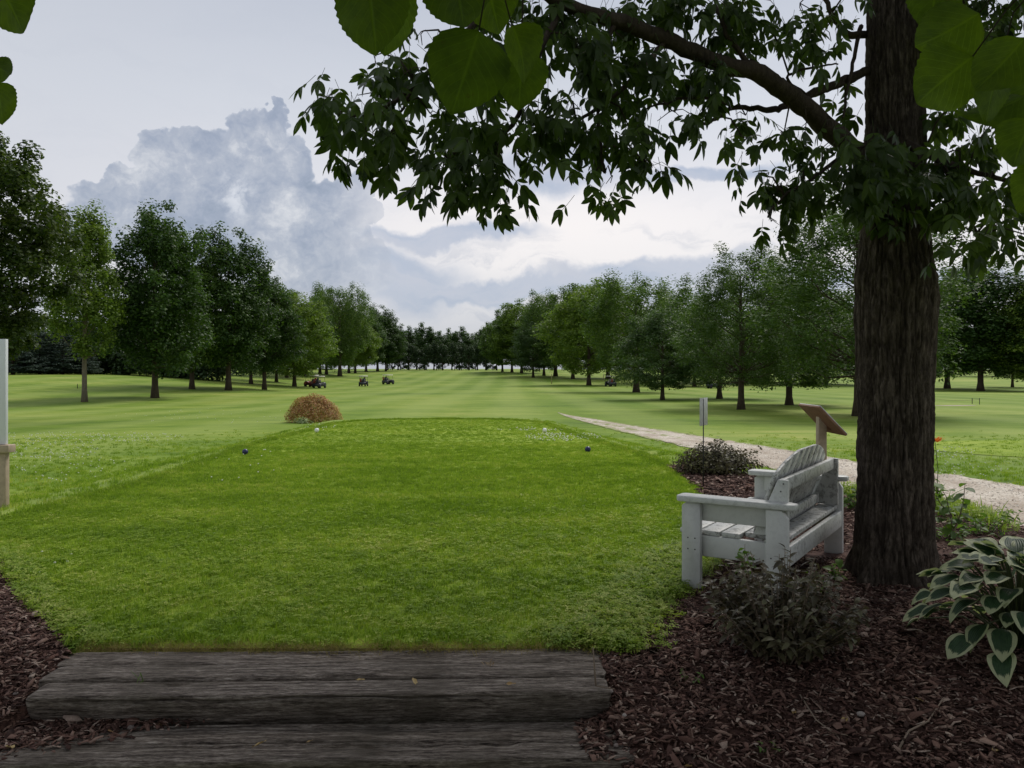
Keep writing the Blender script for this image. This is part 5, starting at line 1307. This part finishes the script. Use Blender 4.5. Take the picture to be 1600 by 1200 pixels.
def sapling():
    g = G(1490, 868); t = thing('sapling', 'thin young sapling with broad green leaves right of the big trunk', 'sapling', g); rr = random.Random(5); d = g.y
    var = [leaf_mesh('leaf', .115*(.7+.15*k), .080*(.7+.15*k), ovate, 6, 2, .2, .2, seed=k) for k in range(4)]
    ms = [fast_mesh('leaf', v, f, u, smooth=True) for v, f, u in var]
    for q in ms: q.materials.append(M['f_plant'])
    def L(px, py, dd=0): return W(px, py, d+dd)-g
    stems = [[(1490, 872), (1489, 830), (1484, 800), (1478, 775), (1470, 762)], [(1490, 830), (1500, 805), (1506, 780), (1508, 755)], [(1484, 800), (1472, 790), (1460, 772), (1455, 748)], [(1489, 835), (1470, 815), (1462, 800)]]
    m = MB()
    for s in stems:
        pts = [L(*q) for q in s]; m.tube(pts, np.linspace(.006, .002, len(pts)), 5, False)
        for k in range(9):
            f_ = .15+.85*k/8; x = f_*(len(pts)-1); i = min(int(x), len(pts)-2); p = pts[i].lerp(pts[i+1], x-i)
            o = link('leaf', ms[k % 4], parent=t); hd = k*2.3+rr.uniform(-.5, .5)
            o.matrix_local = Matrix.Translation(p) @ (Matrix.Rotation(hd, 3, 'Z') @ Matrix.Rotation(rr.uniform(-.5, .35), 3, 'X') @ Matrix.Rotation(rr.gauss(0, .3), 3, 'Y')).to_4x4() @ Matrix.Scale(rr.uniform(.7, 1.15), 4)
    m.build('stem', M['cane'], t)
    for k, (px, py, w, h, lb) in enumerate([(1475, 845, .22, .20, 'leafy green weed patch at the foot of the sapling'), (1530, 838, .26, .20, 'leafy green weed patch between the sapling and the hosta'), (1462, 790, .10, .42, 'tall narrow green weed hugging the right of the big trunk'), (1570, 822, .25, .16, 'low green weeds along the gravel path at the right edge'), (1335, 798, .12, .2, 'green weed between the bench and the big trunk')]):
        q = G(px, py); leafy_shrub('weed_plant', lb, 'plant', q.x, q.y, w, w, h, 14, 9, (M['f_plant'], M['f_weed']), 30+k, 60, .055, .55)
sapling()

def lily():
    g = Vector((W(1462, 690, 8.6).x, 8.6, gz(W(1462, 690, 8.6).x, 8.6))); t = thing('orange_lily', 'orange lily bloom showing at the right edge of the big trunk', 'flower', g)
    top = W(1461, 690, 8.6)-g; m = MB(); m.tube([(0, 0, 0), tuple(top*.6+Vector((.03, 0, 0))), tuple(top)], [.005, .004, .003], 5); m.build('stem', M['greenstem'], t)
    v, f, u = leaf_mesh('petal', .085, .032, lance, 6, 1, .2, -.1); me = fast_mesh('petal', v, f, u, smooth=True); me.materials.append(M['petal'])
    for k in range(6):
        for off in (Vector((0, 0, 0)), Vector((.035, .02, -.01))):
            o = link('petal', me, parent=t); o.matrix_local = Matrix.Translation(top+off) @ Matrix.Rotation(k*pi/3, 4, 'Z') @ Matrix.Rotation(R(28), 4, 'X') @ Matrix.Scale(1.15, 4)
    v, f, u = leaf_mesh('blade', .5, .02, lance, 8, 1, .2, .5); me = fast_mesh('blade', v, f, u, smooth=True); me.materials.append(M['f_plant'])
    for k in range(9):
        o = link('blade', me, parent=t); o.matrix_local = Matrix.Rotation(k*.7, 4, 'Z') @ Matrix.Rotation(R(70-k*2), 4, 'X')
lily()

def hosta():
    cx, cy = 2.70, 4.28; z = gz(cx, cy)+.02; t = thing('hosta', 'large hosta with cream edged green leaves at the right edge', 'plant', (cx, cy, z)); rr = random.Random(12)
    var = []
    for k in range(6):
        v, f, u = leaf_mesh('leaf', .20, .155, heart, 18, 6, .16+.05*(k % 3), .22+.07*(k % 3), wave=.028, seed=k*1.7)
        me = fast_mesh('leaf', v, f, u, smooth=True); me.materials.append(M['hosta']); var.append(me)
    m = MB(); n = 125
    for i in range(n):
        ring = i/n; a = i*2.39996+rr.uniform(-.25, .25)
        R_ = .06+.40*ring**.75*rr.uniform(.85, 1.1); h = .42*(1-ring**2.0)+.06+rr.uniform(-.03, .03)
        b = Vector((cos(a)*R_, sin(a)*R_*1.0, max(.05, h))); m.tube([(0.02*cos(a), .02*sin(a), 0), tuple(b*.55+Vector((0, 0, .08))), tuple(b)], [.006, .005, .004], 5, False)
        el_ = (.45-.95*ring**1.3)+rr.uniform(-.2, .2)
        Mx = Matrix.Rotation(a-pi/2+rr.uniform(-.3, .3), 3, 'Z') @ Matrix.Rotation(el_, 3, 'X') @ Matrix.Rotation(rr.gauss(0, .28), 3, 'Y')
        o = link('leaf', var[i % 6], parent=t); o.matrix_local = Matrix.Translation(b) @ Mx.to_4x4() @ Matrix.Scale(rr.uniform(.55, 1.0), 4)
    m.build('stems', M['greenstem'], t)
hosta()

# ------------------------------------------------------------------ litter: stones, twigs, dry leaves
def litter():
    rr = random.Random(21)
    def stone_mesh(k):
        m = MB(); m.ball((0, 0, 0), 1, 9, 6, (1, .75, .55)); v = np.concatenate(m.v); v *= 1+.16*fbm(v[:, 0]*1.6+k*7, v[:, 1]*1.6, v[:, 2]*1.6, 2, k)[:, None]; me = fast_mesh('stone', v, [m.f4, m.f3], smooth=True); me.materials.append(M['stone']); return me
    sm = [stone_mesh(k) for k in range(4)]
    def sit(x, y): 
        if TIE_X0 < x < TIE_X1+.02 and 3.34 < y < 3.71: return -.138
        if TIE_X0 < x < TIE_X1+.02 and 3.71 <= y < 4.27: return .002
        return float(mz(x, y))+.008 if mulch_mask(x, y) else gz(x, y)
    def at(px, py):
        for zz in (.002, -.138, -.06):
            d = (EYE-zz)*F/(py-HY); x = (px-800)/F*d
            if abs(sit(x, d)-zz) < .05: return x, d, sit(x, d)
        d = (EYE-0.03)*F/(py-HY); x = (px-800)/F*d; d = (EYE-sit(x, d))*F/(py-HY); x = (px-800)/F*d; return x, d, sit(x, d)
    for px, py, s, lb in [(205, 1139, .020, 'dark rounded stone lying on the lower tie at the left'), (25, 1112, .014, 'pale pebble at the left end of the upper ties'), (953, 1108, .020, 'upright brown stone at the right end of the steps'),
                          (906, 1128, .010, 'small pebble near the right end of the lower tie'), (925, 1133, .010, 'small dark pebble left of the twig foot'), (976, 1137, .018, 'grey stone in mulch right of the lower tie'),
                          (884, 1134, .012, 'small brown pebble on the right of the lower tie'), (915, 1141, .011, 'round pebble in front of the twig foot'), (893, 1165, .007, 'tiny white pebble on the front tie'), (1122, 1196, .016, 'grey stone in mulch at the bottom of the view'),
                          (945, 1015, .014, 'round stone at the right end of the upper tie'), (934, 1019, .012, 'small round stone against the upper tie end'), (963, 1166, .014, 'round stone beside the front tie end'), (1345, 1132, .022, 'brown stone in mulch by the curved stick')]:
        x, y, z = at(px, py); o = link('stone', sm[rr.randrange(4)], loc=(x, y, z+s*.3)); o.scale = (s, s, s); o.rotation_euler = (0, 0, rr.uniform(0, 6)); tag(o, lb, 'stone', 'small stones around the steps')
    def stick(pts, r0, label, lifts=None):
        P = []
        for i, (px, py) in enumerate(pts):
            x, y, z = at(px, py); P.append(Vector((x, y, z+.012+(lifts[i] if lifts else 0))))
        c = P[0].copy(); m = MB(); m.tube([q-c for q in P], np.linspace(r0, r0*.5, len(P)), 6, wob=.12); o = m.build('twig', M['cane'], None, True); o.location = c; tag(o, label, 'twig', 'fallen twigs')
    stick([(1405, 1170), (1420, 1150), (1450, 1142), (1475, 1135)], .0055, 'curved brown stick in the mulch at lower right')
    stick([(1250, 1120), (1275, 1140), (1300, 1154), (1325, 1156)], .004, 'thin stick below the shaded shrub')
    stick([(975, 1008), (1010, 1016), (1030, 1026)], .003, 'thin twig in mulch right of the upper ties')
    stick([(20, 950), (45, 930), (60, 905)], .004, 'pale twig lying in the left mulch bed')
    stick([(1090, 1180), (1150, 1195)], .004, 'short dark stick near the bottom of the mulch')
    # the twig leaning up against the riser
    x, y, z = at(931, 1118); P = [Vector((x, y, z)), Vector((x-.006, y+.015, z+.09)), Vector((x-.010, y+.03, z+.17))]; c = P[0].copy()
    m = MB(); m.tube([q-c for q in P], [.005, .004, .003], 6, wob=.1); m.tube([P[0]-c, Vector((.08, -.05, .005))], .003, 5); o = m.build('twig', M['cane'], None, True); o.location = c; tag(o, 'forked grey twig leaning against the right end of the upper ties', 'twig', 'fallen twigs')
    v, f, u = leaf_mesh('dry_leaf', .06, .03, ovate, 7, 2, .4, -.25, wave=.06); me = fast_mesh('dry_leaf', v, f, u, smooth=True); me.materials.append(M['f_dry'])
    for px, py, s, lb in [(394, 1170, 1.0, 'yellow dry leaf on the lower tie, left of centre'), (243, 1133, .6, 'small dry leaf at the back of the lower tie on the left'), (12, 1168, 1.1, 'yellow brown leaf in mulch at the bottom left'), (650, 1118, .9, 'shrivelled leaf at the foot of the riser, in the middle'),
                          (790, 1118, .8, 'shrivelled leaf at the foot of the riser, towards the right'), (1315, 1142, .8, 'reddish dry leaf in mulch left of the curved stick'), (1070, 1190, .9, 'reddish leaf at the bottom edge of the mulch'), (1560, 1172, .8, 'reddish dry leaf in mulch at lower right'),
                          (570, 1064, .7, 'brown dry leaf on the crack of the upper ties'), (178, 1147, .5, 'tiny dry leaf near the dark stone'), (478, 1163, .5, 'tiny yellow leaf on the lower tie, in the middle'), (1240, 1105, .7, 'pale dry leaf in mulch under the shaded shrub'), (1430, 1090, .7, 'pale dry leaf left of the hosta')]:
        x, y, z = at(px, py); o = link('dry_leaf', me, loc=(x, y, z+.008)); o.scale = (s, s, s); o.rotation_euler = (rr.uniform(-.3, .3), rr.uniform(-.4, .4), rr.uniform(0, 6)); tag(o, lb, 'dry leaf', 'dry leaves on the steps and mulch')
    # tufts sprouting from the timber
    for px, py, n, h, mt, lb in [(222, 1112, 5, .09, 'f_plant', 'sparse green grass shoots at the left foot of the riser'), (765, 1040, 14, .035, 'f_dry', 'small tuft of dry grass on the upper ties')]:
        x, y, z = at(px, py); t = thing('grass_tuft', lb, 'grass', (x, y, z))
        for k in range(n):
            a = rr.uniform(0, 6.28); q = h*rr.uniform(.6, 1.1); v, f, u = leaf_mesh('blade', q, .004, lance, 6, 1, .2, rr.uniform(.1, .6)); me2 = fast_mesh('blade', v, f, u); me2.materials.append(M[mt])
            o = link('blade', me2, parent=t, loc=(rr.gauss(0, .012), rr.gauss(0, .012), 0)); o.rotation_euler = (R(rr.uniform(35, 80)), 0, a)
litter()
